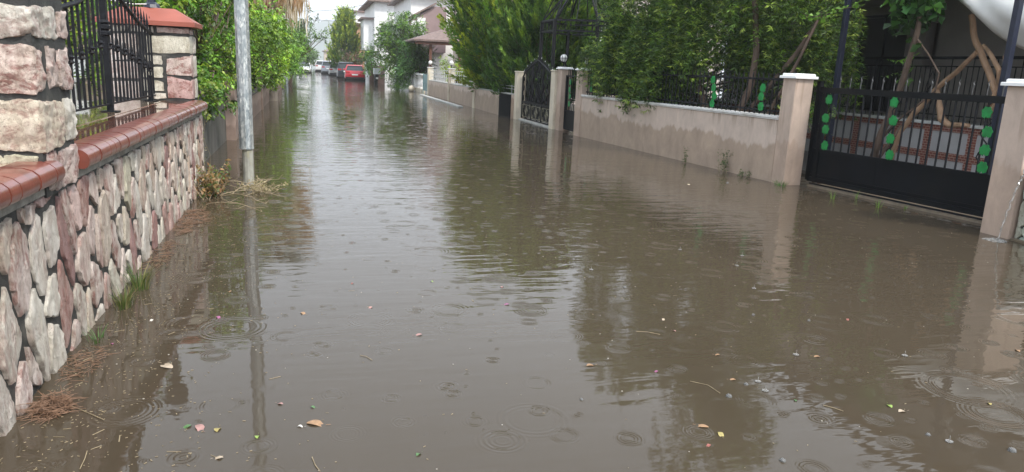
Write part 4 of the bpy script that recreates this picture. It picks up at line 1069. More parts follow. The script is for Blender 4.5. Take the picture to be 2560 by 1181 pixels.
# vine trunk with big leaves behind the gate
vt = thing('vine_tree', 'slanting vine trunk with big round green leaves behind the middle of the sliding gate', 'vine', (9.0, 10.0, 0))
m_ = MB(); m_.tube([(9.0,10.1,0),(9.0,10.02,.4),(8.98,9.92,.8),(9.0,9.78,1.2),(9.02,9.70,1.55),(9.0,9.6,1.95),(9.0,9.52,2.4),(8.95,9.45,3.0),(8.8,9.4,3.9)], [.07,.065,.055,.055,.05,.045,.042,.04,.03], 9)
m_.tube([(9.0,9.95,.35),(8.97,9.75,.62),(8.98,9.6,.85),(9.0,9.55,1.0)], [.03,.028,.02,.015], 7)
m_.tube([(9.0,9.9,.75),(8.95,9.6,1.05),(8.93,9.2,1.33),(8.95,8.95,1.55),(8.95,8.92,1.8),(8.97,9.2,2.08),(9.0,9.48,2.3)], [.02,.018,.016,.014,.013,.013,.016], 7)
m_.build('trunk', BARK, vt, True)
rng = np.random.default_rng(44)
cl_ = [((9.0+rng.normal(0,.12), 9.5+rng.normal(0,.28), 2.72+rng.uniform(-.38,.85)), .24) for _ in range(11)]
a = clump_leaves(rng, cl_, 900, .165, .95, [(.07,.17,.05),(.10,.22,.06),(.05,.13,.04)], 1.2); leaves('foliage', *a, LEAF, vt)
cl_ = [((9.05+rng.normal(0,.05), 9.75+rng.normal(0,.12), 1.85+rng.uniform(-.2,.25)), .12) for _ in range(3)]
a = clump_leaves(rng, cl_, 700, .08, .7, G_MID, 1.0); leaves('foliage', *a, LEAF, vt)
vr = thing('vine_runner', 'bright lime-green vine runner hanging across the top of the porch opening', 'vine', (8.4, 10.4, 2.8))
pth = [(8.3,11.6,2.85),(8.35,11.35,2.72),(8.4,11.0,2.68),(8.45,10.7,2.78),(8.45,10.4,2.8),(8.5,10.1,2.95),(8.5,9.8,3.1),(8.6,9.5,3.3)]
MB().tube(pth, .006, 5).build('stem', BARK, vr, True)
P, D, Nn, L, C = [], [], [], [], []
for i in range(95):
    t_ = rng.random()*6.99; k = int(t_); p = Vector(pth[k]).lerp(Vector(pth[k+1]), t_-k)
    P.append(np.array(p)+rng.normal(0,.02,3)); D.append((rng.normal(0,.6), rng.normal(0,.6), rng.uniform(-.8,.3))); Nn.append((-.7+rng.normal(0,.3), rng.normal(0,.3)-.3, .5)); L.append(rng.uniform(.05,.10)); C.append(np.array((.17,.33,.04))*rng.uniform(.6,1.1))
L = np.array(L); leaves('foliage', np.array(P), np.array(D), np.array(Nn), L, L*.85, np.array(C), LEAF, vr)
rng = np.random.default_rng(45)
tree('porch_shrub', 'small shrub with dim leaves between the gate and the brick-grid porch', 'shrub', (8.6, 10.9, .05), clumps_along(rng, 8, (8.3,8.9), (10.4,11.6), (.4,1.3), (.18,.3)), 600, .06, .5, G_MID, .03, 46)

# ------------------------------------------------------------------ weeping conifer over the tide-marked wall
def weeping(name, label, base, stems, spots, seed, cols, tips):
    rng = np.random.default_rng(seed); t = thing(name, label, 'tree', base)
    m_ = MB()
    for pts, rs in stems: m_.tube(pts, rs, 9)
    P, D, Nn, L, C = [], [], [], [], []
    for (c, r, n_) in spots:
        c = np.array(c); r = np.array(r)
        for _ in range(n_):
            d = unit(rng.normal(0, 1, 3)); q = c+d*r*rng.uniform(.6, 1.08)
            hang = rng.uniform(.25, .7)                     # drooping twig
            side_ = unit(d*[1, 1, .2])*.35
            col = pal(rng, 1, cols, .22)[0]; tip = pal(rng, 1, tips, .15)[0]; k = 4
            for s in range(k):
                p = q+side_*(s/k)*hang*.6-np.array([0, 0, 1])*hang*(s/k)
                nl = 9; az = rng.random(nl)*2*np.pi; ee = rng.uniform(-.9, .5, nl)
                dd = np.stack([np.cos(az), np.sin(az), ee], 1)+d*.5
                P.append(p+rng.normal(0, .008, (nl, 3))); D.append(dd); Nn.append(rng.normal(0, .5, (nl, 3))+[0, 0, 1]); L.append(rng.uniform(.07, .14, nl))
                f = rng.uniform(.5, 1) if rng.random() < .27 else rng.uniform(0, .15); C.append(np.repeat(((1-f)*col+f*tip)[None], nl, 0)*(1+rng.normal(0, .12, (nl, 1))))
    P, D, Nn, L, C = map(np.concatenate, (P, D, Nn, L, C))
    leaves('crown', P, D, Nn, L, L*.17, np.clip(C, .004, 1), NEEDLE, t, .1)
    m_.build('trunk', BARK, t, True)
    return t
rng = np.random.default_rng(61)
sp = []
for _ in range(64):
    Y = rng.uniform(11.6, 18.0); X = rng.uniform(6.9, 9.3); z = rng.uniform(2.3, 6.0)
    if Y < 13.2 and z < 3.0: z += 1.1
    sp.append(((X, Y, z), (.42, .42, .75), 72))
for _ in range(42):   # the curtain that hangs low over the railing
    Y = rng.uniform(12.9, 17.4); sp.append(((rng.uniform(6.75, 7.7), Y, rng.uniform(1.55, 2.7)), (.30, .34, .55), 62))
for _ in range(14):
    sp.append(((rng.uniform(8.2, 9.6), rng.uniform(11, 14.5), rng.uniform(1.6, 3.0)), (.5,.5,.5), 60))
stems = [([(7.85,12.55,.05),(7.9,12.45,.9),(8.0,12.25,1.5),(8.0,12.2,2.1),(8.0,12.4,2.9),(7.95,13.0,4.6)], [.085,.07,.065,.06,.055,.03]),
         ([(7.8,13.35,.05),(7.85,13.45,.9),(7.75,13.7,1.35),(7.8,14.2,1.9),(7.8,14.6,3.2),(7.8,15,4.8)], [.085,.08,.07,.06,.05,.03]),
         ([(8.0,12.5,.8),(8.3,12.1,1.5),(8.5,11.7,2.1),(8.7,11.4,2.8)], [.05,.045,.04,.03]),
         ([(7.75,11.55,.05),(7.75,11.35,.9),(7.8,11.0,1.45),(7.9,10.8,1.95),(8.1,10.7,2.6)], [.035,.032,.03,.026,.02]),
         ([(8.1,16,.05),(8.1,16,2),(8,16,4.8)], [.11,.09,.04])]
weeping('weeping_conifer', 'big drooping conifer with narrow leaves hanging over the tide-marked wall', (8, 14, .05), stems, sp, 62,
        [(.042,.09,.024),(.055,.115,.028),(.025,.06,.02),(.075,.14,.035)], [(.34,.47,.08),(.42,.52,.11),(.24,.4,.07)])

# big golden conifers
conifer('golden_conifer', 'big feathery golden-green conifer overhanging the low wall in the middle distance', (7.5, 28.6, .05), 6.2, 2.2, 1050,
        [(.07,.17,.03),(.095,.205,.034),(.045,.12,.026)], [(.52,.56,.05),(.40,.50,.05),(.24,.36,.05)], 71, .9, (15, 55), (.7, 1.35), .135, per=80, prof=lambda q: .22+.8*np.sin(np.pi*np.clip(.06+.84*q,0,1)))
conifer('golden_conifer', 'second golden conifer, right of the bigger one, behind the ornate gate', (8.0, 24.6, .05), 5.6, 1.7, 800,
        [(.055,.125,.026),(.065,.145,.03),(.04,.10,.024)], [(.30,.42,.05),(.22,.34,.05)], 72, .9, (20, 60), (.6, 1.15), .125, per=74)
conifer('golden_conifer', 'lower dark-green skirt conifer tucked against the wall beside the ornate gate', (7.4, 25.3, .05), 3.6, 1.25, 480,
        [(.04,.10,.025),(.05,.12,.028)], [(.12,.21,.035),(.09,.17,.03)], 73, .6, (25, 60), (.5, .95), .12, per=66)
conifer('distant_conifer', 'rounded golden-green conifer rising above the red car', (3.95, 84, .05), 6.5, 1.75, 620,
        [(.05,.12,.03),(.06,.14,.035)], [(.50,.55,.07),(.36,.46,.07)], 74, 1.2, (30, 65), (.9, 1.6), .2, per=40, prof=lambda q: (1-q)**.5)
rng = np.random.default_rng(80)
tree('bush_behind_cars', 'dusty pink and green bush behind the parked cars', 'bush', (4.6, 76, 0), [((rng.uniform(3.3,5.2), rng.uniform(74,78), rng.uniform(.9,2.1)), rng.uniform(.4,.7)) for _ in range(14)], 260, .16, .5, [(.2,.1,.08),(.1,.13,.05),(.24,.12,.1),(.08,.13,.04)], .06, 81)
tree('roadside_bush', 'round light-green bush between the red car and the tall leafy tree', 'bush', (5.3, 64, 0), [((rng.uniform(4.7,5.9), rng.uniform(62,66), rng.uniform(1.0,2.4)), rng.uniform(.4,.65)) for _ in range(16)], 320, .15, .55, [(.08,.18,.04),(.11,.22,.045),(.06,.14,.035)], .06, 82)
cc = [((rng.normal(5.9,.8), rng.uniform(51,56), rng.uniform(.9,3.7)), rng.uniform(.45,.8)) for _ in range(70)]
cc = [((a_+.5, b_, c_*1.12), r_) for ((a_, b_, c_), r_) in cc]
cc += [((rng.normal(6.3,.5), 53+rng.normal(0,.8), rng.uniform(3.6,5.0)), rng.uniform(.3,.5)) for _ in range(14)]
cc += [((5.9,53,4.3),(.5,.5,.6)), ((5.6,53,4.9),(.3,.3,.5)), ((6.6,53,4.1),(.4,.4,.6)), ((6.9,53,4.8),(.22,.22,.5)), ((5.0,53,3.6),(.4,.4,.4)), ((7.3,53,3.5),(.4,.4,.5)), ((5.0,53,4.2),(.25,.25,.35))]
tree('leafy_tree', 'tall loose leafy tree beside the parked scooter', 'tree', (6.1, 53.5, 0), cc, 330, .15, .5, G_GREY[:2]+G_MID, .1, 83)
tree('dense_shrub', 'dense dark green shrub between the leafy tree and the tiled shelter', 'shrub', (6.5, 47.5, 0), [((rng.uniform(5.6,7.4), rng.uniform(46.2,49), rng.uniform(.6,2.8)), rng.uniform(.4,.7)) for _ in range(46)], 420, .12, .5, [(.08,.18,.05),(.065,.145,.04),(.13,.24,.06)], .08, 84)
tree('low_shrub', 'low light-green shrub behind the second globe lamp', 'shrub', (7.2, 38, 0), [((rng.uniform(6.9,7.8), rng.uniform(36,40), rng.uniform(.7,1.75)), rng.uniform(.3,.5)) for _ in range(14)], 420, .10, .5, G_LIME, .05, 85)
tree('verge_plants', 'clump of tall green plants growing out of the flooded verge by the balusters', 'plant', (5.5, 47.5, 0), [((rng.uniform(4.95,6.1), rng.uniform(45.5,49), rng.uniform(.1,.75)), rng.uniform(.2,.35)) for _ in range(20)], 800, .16, .2, G_MID+G_DARK, .02, 86)
tree('screen_hedge', 'teal-green hedge behind the small gate and the lantern', 'hedge', (9.4, 26.5, 0), clumps_along(rng, 26, (8.6,10.6), (25.2,27.2), (.5,2.1), (.35,.55)), 500, .085, .55, [(.02,.13,.08),(.03,.16,.10),(.035,.12,.05),(.04,.1,.035)], .05, 87)
tree('back_garden_tree', 'dark garden tree between the second golden conifer and the weeping conifer', 'tree', (10.2, 30, 0), clumps_along(rng, 50, (8.8,12.8), (28.5,32.5), (.8,3.9), (.6,.9)), 260, .12, .5, G_DARK+G_MID[:2], .1, 88)
tree('back_shrubbery', 'dark shrubbery filling the garden behind the weeping conifer', 'shrub', (9.6, 18, 0), clumps_along(rng, 22, (11.3,13.0), (18.5,24.5), (.5,4.6), (.7,1.0))+clumps_along(rng, 80, (9.0,11.4), (14.6,27), (.5,4.6), (.6,.95))+clumps_along(rng, 16, (8.5,9.8), (12.8,19), (.3,1.6), (.45,.7)), 260, .10, .45, G_DARK, .08, 89)
tree('vine_cover', 'dark climber scrambling over the right half of the ornate gate', 'vine', (6.9, 20.7, .05), clumps_along(rng, 10, (6.8,7.1), (20.0,21.6), (.8,1.75), (.15,.26)), 800, .06, .55, G_DARK+G_MID[:1], .02, 90)

# ------------------------------------------------------------------ iron gazebo top
gz_ = thing('iron_gazebo', 'black iron gazebo frame with a peaked open roof above the ornate gate', 'gazebo', (7.9, 21.5, 0))
m_ = MB(); cx_, cy_ = 8.05, 21.6; rad_ = 1.25; zt_ = 3.05
ring = [(cx_+rad_*math.cos(a), cy_+rad_*math.sin(a)) for a in [math.pi/6+k*math.pi/3 for k in range(6)]]
for k in range(6):
    x, y = ring[k]; x2, y2 = ring[(k+1) % 6]
    MB().bbox(x-.045, x+.045, y-.045, y+.045, 0, zt_, .004).build('post', IRON, gz_)
    m_.bar((x,y,zt_),(x2,y2,zt_),.06); m_.bar((x,y,zt_-.3),(x2,y2,zt_-.3),.05); m_.bar((x,y,zt_),(cx_,cy_,zt_+1.5),.045)
    m_.bar((x,y,zt_+.0),((x+cx_)/2,(y+cy_)/2,zt_+1.3),.03); m_.bar(((x+x2)/2,(y+y2)/2,zt_),((x+x2)/4+cx_/2,(y+y2)/4+cy_/2,zt_+.9),.025)
    for q in range(1, 8): xa = x+(x2-x)*q/8; ya = y+(y2-y)*q/8; m_.bar((xa,ya,zt_-.3),(xa,ya,zt_),.018)
m_.build('roof_frame', IRON, gz_)

# ------------------------------------------------------------------ tiled shelter, balusters, bin
sh = thing('tiled_shelter', 'open garden shelter with a brown tiled hip roof beyond the globe lamps', 'shelter', (8.2, 46, 0))
m_ = MB(); m_._add([(5.9,43.4,2.95),(11.6,43.4,2.95),(11.6,48.8,2.95),(5.9,48.8,2.95),(8.7,46.1,4.0),(5.9,43.4,3.05),(11.6,43.4,3.05),(11.6,48.8,3.05),(5.9,48.8,3.05)], [(0,1,6,5),(1,2,7,6),(2,3,8,7),(3,0,5,8),(5,6,4),(6,7,4),(7,8,4),(8,5,4),(0,3,2,1)])
m_.build('roof', ROOFT, sh)
WOOD = simple('brown_timber', (.12,.05,.03), .6, .3, 6, .3)
for (x, y) in ((6.95,43.8),(11.2,43.8),(6.95,48.4),(11.2,48.4),(8.7,43.8)): MB().bbox(x-.08, x+.08, y-.08, y+.08, 0, 2.94, .01).build('post', WOOD, sh)
MB().bar((6.0,43.55,2.86),(11.5,43.55,2.86),.08,.16).build('eaves_beam', WOOD, sh)
bl = thing('balustrade', 'short white balustrade with turned balusters and a stone ball beside the cream post', 'balustrade', (6.5, 45, 0))
MB().bbox(6.38, 6.62, 43.5, 46.2, -.4, .22, .01).build('plinth', CREAM, bl)
MB().bbox(6.40, 6.60, 43.5, 46.2, 1.0, 1.08, .01).build('handrail', WHITEPAINT, bl)
for y in (43.8, 44.3, 44.8, 45.3):
    MB().lathe([(.07,.22),(.07,.27),(.04,.3),(.085,.45),(.05,.65),(.035,.82),(.06,.9),(.07,.95),(.07,1.0)], (6.5, y, 0), 12).build('baluster', WHITEPAINT, bl, True)
pillar('white_pillar', 'short white pillar at the left end of the balustrade', 6.35, 6.62, 46.3, 46.6, 1.12, WHITEPAINT, WHITEWALL, .04, .02, step=False)
sb_ = thing('stone_ball', 'pale stone ball resting in the water before the balustrade', 'ornament', (6.1, 45.3, 0)); MB().ball((6.05, 45.2, .17), .2, 14).build('ball', CREAM, sb_, True)
gwp = thing('white_garden_wall', 'cracked white garden wall panel behind the verge plants', 'wall', (6.4, 49.5, 0))
MB().bbox(6.3, 6.5, 47.2, 51, -.4, 1.05, .01).build('wall_body', WHITEPAINT, gwp); MB().bbox(6.25, 6.55, 47.2, 51, 1.05, 1.1, .01).build('coping', WHITEPAINT, gwp)
tb = thing('blue_gate', 'small pale blue-green metal gate beside the farthest cream post', 'gate', (6.5, 42.3, 0))
TEAL = simple('pale_teal_paint', (.2,.32,.33), .5, .15, 5, .1)
MB().box(6.48, 6.51, 41.35, 43.35, .15, 1.08).build('sheet', TEAL, tb)
m_ = MB(); m_.bar((6.49,41.3,-.3),(6.49,41.3,1.12),.05); m_.bar((6.49,43.4,-.3),(6.49,43.4,1.12),.05); m_.bar((6.47,41.3,.6),(6.47,43.4,.6),.04); m_.build('frame', TEAL, tb)
wfz = thing('timber_fence', 'brown timber fence behind the scooter and the red car', 'fence', (5.6, 62, 0))
for i in range(34): MB().bbox(5.55, 5.59, 57+i*.42, 57.38+i*.42, -.3, 1.35+.04*math.sin(i*2.1), .005).build('board', WOOD, wfz)
m_ = MB(); m_.bar((5.61,57,.4),(5.61,71.2,.4),.05); m_.bar((5.61,57,1.1),(5.61,71.2,1.1),.05); m_.build('rail', WOOD, wfz)

# ------------------------------------------------------------------ houses
def windowx(t, X, ya, yb, za, zb, mat=WHITEPAINT):    # window on a wall facing -X
    m_ = MB()
    for y in (ya, yb): m_.bar((X-.03, y, za), (X-.03, y, zb), .08)
    m_.bar((X-.03, (ya+yb)/2, za), (X-.03, (ya+yb)/2, zb), .05)
    for z in (za, zb): m_.bar((X-.03, ya-.04, z), (X-.03, yb+.04, z), .08)
    w_ = m_.build('window', mat, t); MB().box(X-.03, X+.02, ya+.03, yb-.03, za+.03, zb-.03).build('pane', GLASS, w_)
def windowy(t, Y, xa, xb, za, zb, mat=WHITEPAINT):    # window on a wall facing -Y
    m_ = MB()
    for x in (xa, xb): m_.bar((x, Y-.03, za), (x, Y-.03, zb), .08)
    m_.bar(((xa+xb)/2, Y-.03, za), ((xa+xb)/2, Y-.03, zb), .05)
    for z in (za, zb): m_.bar((xa-.04, Y-.03, z), (xb+.04, Y-.03, z), .08)
    w_ = m_.build('window', mat, t); MB().box(xa+.03, xb-.03, Y-.03, Y+.02, za+.03, zb-.03).build('pane', GLASS, w_)
def hiproof(x0, x1, y0, y1, z, h, th=.15):
    m_ = MB(); w = min(x1-x0, y1-y0)/2
    if x1-x0 < y1-y0: r = [((x0+x1)/2, y0+w), ((x0+x1)/2, y1-w)]
    else: r = [(x0+w, (y0+y1)/2), (x1-w, (y0+y1)/2)]
    m_.box(x0, x1, y0, y1, z, z+th)
    V = [(x0,y0,z+th+.003),(x1,y0,z+th+.003),(x1,y1,z+th+.003),(x0,y1,z+th+.003),(r[0][0],r[0][1],z+h),(r[1][0],r[1][1],z+h)]
    F = [(0,1,4),(1,2,5,4),(2,3,5),(3,0,4,5)] if x1-x0 < y1-y0 else [(0,1,5,4),(1,2,5),(2,3,4,5),(3,0,4)]
    m_._add(V, F); return m_
h2 = thing('white_house', 'white two-storey house with a mauve gable and tall white windows behind the tiled shelter', 'house', (9.5, 64, 0))
MB().box(7.9, 16, 60, 72, -.4, 6.9).build('wall', WHITEWALL, h2)
hiproof(7.3, 16.5, 59.4, 72.5, 6.9, 2.4).build('roof', ROOFT, h2)
m_ = MB(); m_.prism([(7.75,2.6),(10.6,2.6),(10.6,6.1),(9.6,6.1),(7.75,5.0)], (0,59.2,0), (1,0,0), (0,0,1), (0,.78,0)); m_.build('mauve_bay', PINKWALL, h2)
m_ = MB(); m_.prism([(7.5,5.0),(9.75,6.28),(9.75,6.4),(7.5,5.14)], (0,58.9,0), (1,0,0), (0,0,1), (0,1.2,0)); m_.build('gable_eave', ROOFT, h2)
m_ = MB(); m_.box(8.3, 8.95, 59.13, 59.19, 3.2, 5.2); m_.box(7.85, 8.2, 59.13, 59.19, 3.2, 4.95); m_.build('shutter', WHITEWALL, h2)
for z in (3.7, 4.2, 4.7): MB().bar((8.3,59.12,z),(8.95,59.12,z),.03).build('shutter_bar', ROOFT, h2)
windowx(h2, 7.9, 61.5, 63, 3.9, 5.3); windowx(h2, 7.9, 66, 68, 3.9, 5.3); windowx(h2, 7.9, 66, 68, .9, 2.3)
h3 = thing('white_house', 'far white house with stepped dark eaves above the leafy tree', 'house', (9.5, 82, 0))
MB().box(6.6, 15, 78, 92, -.4, 7.6).build('wall', WHITEWALL, h3); hiproof(5.9, 15.6, 77.3, 92.6, 7.6, 2.2).build('roof', ROOFT, h3)
MB().box(5.6, 6.59, 79, 84, 2.9, 5.9).build('balcony_bay', WHITEWALL, h3); MB().box(5.3, 6.58, 78.6, 84.4, 5.9, 6.1).build('bay_roof', ROOFT, h3)
windowx(h3, 5.6, 80, 81.4, 3.6, 5.2); windowy(h3, 78, 7.2, 8.4, 3.8, 5.4); windowy(h3, 78, 10, 11.2, 3.8, 5.4)
h4 = thing('orange_house', 'orange and white house with a flat eave behind the distant conifer', 'house', (8, 104, 0))
MB().box(5.4, 14, 100, 112, -.4, 6.3).build('wall', simple('orange_render', (.5,.3,.18), .7, .1, 2, .1), h4); MB().box(4.9, 14.4, 99.5, 112.5, 6.3, 6.5).build('roof', ROOFT, h4)
MB().box(5.3, 5.39, 101, 104, 1, 5.8).build('white_strip', WHITEWALL, h4); windowx(h4, 5.4, 106, 108, 3.6, 5)
MB().box(6.2, 12, 102, 110, 6.5, 8.0).build('roof_room', WHITEWALL, h4); MB().box(5.9, 12.4, 101.6, 110.4, 8.0, 8.2).build('roof_room_slab', ROOFT, h4)
h5 = thing('far_house', 'tiny pale house at the far end of the street', 'house', (8, 230, 0))
MB().box(4.6, 12, 225, 235, -.4, 4.2).build('wall', BEIGEWALL, h5); hiproof(4.1, 12.5, 224.5, 235.5, 4.2, 1.8).build('roof', ROOFT, h5); windowy(h5, 225, 5.4, 6.5, 2.0, 3.4)
h6 = thing('beige_house', 'beige and white house with dark balcony rails behind the iron gazebo', 'house', (14, 40, 0))
MB().box(10.6, 20, 44, 56, -.4, 6.8).build('wall', BEIGEWALL, h6); hiproof(10, 20.6, 43.4, 56.6, 6.8, 2.2).build('roof', ROOFT, h6)
windowy(h6, 44, 11.5, 12.8, 4, 5.4); windowy(h6, 44, 15, 16.4, 4, 5.4); windowx(h6, 10.6, 47, 48.5, 3.8, 5.3)
h7 = thing('pale_house', 'pale pink-white house with balcony lines glimpsed between the conifers', 'house', (16, 33, 0))
MB().box(12.2, 20, 33.5, 41.5, -.4, 6.6).build('wall', simple('pale_pink_render', (.68,.6,.56), .7, .08, 2, .1), h7); hiproof(11.7, 20.5, 33, 42, 6.6, 2).build('roof', ROOFT, h7)
m_ = MB()
for z in (3.2, 3.35, 3.5, 3.65, 3.8, 3.95): m_.bar((11.5,32.9,z),(16,32.9,z),.03)
m_.bar((11.5,32.9,3.1),(16,32.9,3.1),.06); m_.build('balcony_rail', WHITEPAINT, h7); MB().box(11.6, 16, 32.8, 33.499, 2.9, 3.08).build('balcony_slab', WHITEPAINT, h7); windowy(h7, 33.5, 12.9, 14.3, 3.5, 5.2)
h8 = thing('left_garden_house', 'cream garden house mostly hidden behind the left hedge and bushes', 'house', (-10, 24, 0))
MB().box(-14, -7.2, 19, 31, .3, 6.3).build('wall', BEIGEWALL, h8); hiproof(-14.6, -6.6, 18.4, 31.6, 6.3, 2).build('roof', ROOFT, h8); windowx(h8, -7.2, 22, 23.5, 2, 3.4); windowy(h8, 19, -12, -10.5, 2, 3.4)

# ------------------------------------------------------------------ vehicles
TYRE = simple('tyre_rubber', (.02,.02,.02), .8, .2, 20, .2); RIM = simple('alloy_rim', (.45,.45,.46), .3, .1, 20, 0, metal=.8)
LAMP_R = simple('red_lens', (.35,.01,.012), .15, .1, 20, 0); LAMP_W = simple('clear_lens', (.7,.72,.74), .1, .05, 20, 0); TRIM = simple('black_trim', (.02,.02,.022), .5, .2, 20, 0); PLATE = simple('number_plate', (.8,.8,.78), .4, .05, 20, 0)
def car(name, label, col, loc, rz, suv=False, group='cars parked on the right side of the flooded street'):
    paint = simple(name+'_paint', col, .28, .05, 3, 0, coat=1, metal=.2)
    t = thing(name, label, 'car', (0,0,0), group); h = .14 if suv else 0
    # stations from rear (y=-2.1) to front (y=2.1): y, half width, bottom, belt
    st = [(-2.12,.70,.42,.72),(-2.06,.82,.30,.92),(-1.8,.88,.22,.98),(-1.2,.895,.2,.97),(0,.90,.2,.95),(.9,.895,.2,.93),(1.3,.88,.22,.90),(1.8,.84,.24,.80),(2.05,.74,.3,.68),(2.12,.6,.4,.55)]
    m_ = MB(); vs = []; K = 9
    for (y, w, zb, zt) in st:
        zt += h
        for k in range(K):
            q = k/(K-1); a = math.pi*q
            px_ = [-w*.92,-w*.98,-w,-w*.97,-w*.86][k] if k < 5 else None
            pass
        prof = [(-w*.9, zb), (-w, zb+.12), (-w*1.0, (zb+zt)/2), (-w*.95, zt-.06), (-w*.84, zt), (w*.84, zt), (w*.95, zt-.06), (w*1.0, (zb+zt)/2), (w, zb+.12), (w*.9, zb)]
        vs += [(x, y, z) for x, z in prof]
    n = 10; fs = [(i*n+k, i*n+(k+1) % n, (i+1)*n+(k+1) % n, (i+1)*n+k) for i in range(len(st)-1) for k in range(n)]
    fs += [tuple(range(n)), tuple(range(len(st)*n-1, (len(st)-1)*n-1, -1))]
    m_._add(vs, fs); body = m_.build('body', paint, t, True)
    zr = 1.46+h*1.5; bl_ = .96+h
    def cab(sh, z0, z1):
        return [(-1.88, .74, z0), (-1.42 if not suv else -1.72, .62, z1-.05), (-.9, .64, z1), (.1, .63, z1), (1.18, .72, z0-.03)]
    rf = MB(); P = cab(0, bl_, zr)
    g = MB(); vs = []
    for (y, w, z) in [P[0], P[1], P[2], P[3], P[4]]: vs += [(-w, y, z), (w, y, z)]
    # greenhouse: side polygons and glass
    sidep = [(-1.9, bl_-.02), (P[1][0], zr-.06), (-.9, zr-.012), (.1, zr-.02), (1.2, bl_-.05)]
    for sgn in (-1, 1):
        base = [(sgn*.79 if i in (0, 4) else sgn*.635, y, z) for i, (y, z) in enumerate(sidep)]
        b0 = len(g.v); g._add(base+[(sgn*.82, -.4, bl_-.02)], [(0,1,2,3,4,5)])
    g._add([(-.79,-1.9,bl_-.02),(.79,-1.9,bl_-.02),(.635,P[1][0],zr-.06),(-.635,P[1][0],zr-.06)], [(0,1,2,3)])
    g._add([(-.79,1.2,bl_-.05),(.79,1.2,bl_-.05),(.635,.1,zr-.02),(-.635,.1,zr-.02)], [(3,2,1,0)])
    g.build('windows', GLASS, t)
    rf._add([(-.66,P[1][0]-.12,zr-.09),(.66,P[1][0]-.12,zr-.09),(.67,P[1][0]+.06,zr-.02),(-.67,P[1][0]+.06,zr-.02),(.66,-.9,zr+.012),(-.66,-.9,zr+.012),(.65,.14,zr-.01),(-.65,.14,zr-.01)], [(0,1,2,3),(3,2,4,5),(5,4,6,7)])
    rf.bar((-.66,P[1][0]-.1,zr-.1),(-.80,-1.9,bl_-.02),.09,.05); rf.bar((.66,P[1][0]-.1,zr-.1),(.80,-1.9,bl_-.02),.09,.05)
    for sgn in (-1, 1): rf.bar((sgn*.65,.12,zr-.03),(sgn*.80,1.2,bl_-.05),.07,.05); rf.bar((sgn*.645,-.55,zr-.02),(sgn*.82,-.55,bl_-.02),.06,.04); rf.bar((sgn*.64,P[1][0],zr-.05),(sgn*.64,.12,zr-.02),.05,.05)
    rf.build('roof', paint, t)
    for (x, y) in ((-.8,-1.3),(.8,-1.3),(-.8,1.35),(.8,1.35)):
        w_ = MB(); s_ = 1 if x > 0 else -1; w_.tube([(x-s_*.12, y, .32), (x+s_*.085, y, .32), (x+s_*.11, y, .32)], [.32,.32,.28], 20); wh_ = w_.build('wheel', TYRE, t, True)
        w_ = MB(); w_.tube([(x+s_*.10, y, .32), (x+s_*.122, y, .32)], .2, 14); w_.build('rim', RIM, wh_)
    for s_ in (-1, 1):
        MB().bbox(s_*.62-.18, s_*.62+.18, -2.13, -1.98, .72+h, .86+h, .01).build('taillight', LAMP_R, t)
        MB().bbox(s_*.58-.16, s_*.58+.16, 1.98, 2.10, .60+h, .70+h, .01).build('headlight', LAMP_W, t)
        MB().bbox(s_*.93-.08, s_*.93+.08, .78, .9, .95+h, 1.08+h, .01).build('mirror', paint, t)
    MB().bbox(-.26, .26, -2.150, -2.13, .56+h, .67+h, .002).build('number_plate', PLATE, t)
    MB().bbox(-.78, .78, -2.125, -1.95, .26, .42, .02).build('rear_bumper', TRIM, t)
    MB().box(-.8, .8, -1.95, 1.95, .06, .24).build('underbody', TRIM, t)
    MB().bbox(-.5, .5, 2.0, 2.135, .34, .5, .02).build('grille', TRIM, t)
    MB().bbox(-.2, .2, 2.12, 2.14, .5, .6, .002).build('number_plate', PLATE, t)
    t.location = loc; t.rotation_euler = (0, 0, rz); t.scale = (1, 1, 1)
    return t
WL = -.1
car('red_car', 'bright red hatchback parked with its tail towards the camera, nearest of the parked cars', (.52,.012,.03), (4.02, 68.2, WL), R(-3))
car('dark_suv', 'tall dark blue-black car parked directly in front of the red hatchback', (.02,.025,.035), (3.62, 76.0, WL), R(-2), True)
car('silver_car', 'silver car parked in front of the dark tall car', (.4,.4,.4), (3.1, 86, WL), R(-2))
car('grey_car', 'grey-blue car fourth in the row of parked cars', (.25,.28,.33), (2.5, 97, WL), R(-2), True)
car('white_van_car', 'small white car at the far end of the parked row', (.75,.75,.74), (1.9, 112, WL), R(-2), True)
car('white_car', 'white car facing the camera on the left side, partly behind leaves', (.78,.78,.77), (-.55, 97, WL), R(181), False, 'white car alone on the left')
# scooter with a white box
sc = thing('scooter', 'dark scooter with a white delivery box, parked by the timber fence', 'scooter', (4.95, 57, 0))
m_ = MB(); m_.tube([(4.93,56.2,.72),(4.93,56.5,.62),(4.93,57.0,.55),(4.93,57.35,.35),(4.93,57.6,.45),(4.93,57.75,.9)], [.12,.17,.15,.1,.09,.05], 10); m_.build('body', TRIM, sc, True)
for y in (56.35, 57.85):
    m_ = MB(); ring_ = [(4.93, y+.2*math.cos(a), .18+.2*math.sin(a)) for a in np.linspace(0, 2*math.pi, 21)]; m_.tube(ring_, .055, 8, False); m_.build('wheel', TYRE, sc, True)
MB().bbox(4.86, 5.0, 56.05, 56.2, .35, .6, .01).build('mudguard', TRIM, sc)
MB().bbox(4.84, 5.02, 56.03, 56.05, .42, .56, .001).build('number_plate', PLATE, sc)
m_ = MB(); m_.tube([(4.62,57.6,1.02),(4.93,57.75,.98),(5.24,57.6,1.02)], .018, 6); m_.build('handlebar', TRIM, sc, True)
MB().bbox(4.68, 5.18, 55.95, 56.42, .78, 1.16, .02).build('delivery_box', simple('box_white', (.72,.74,.76), .4, .05, 5, 0), sc)
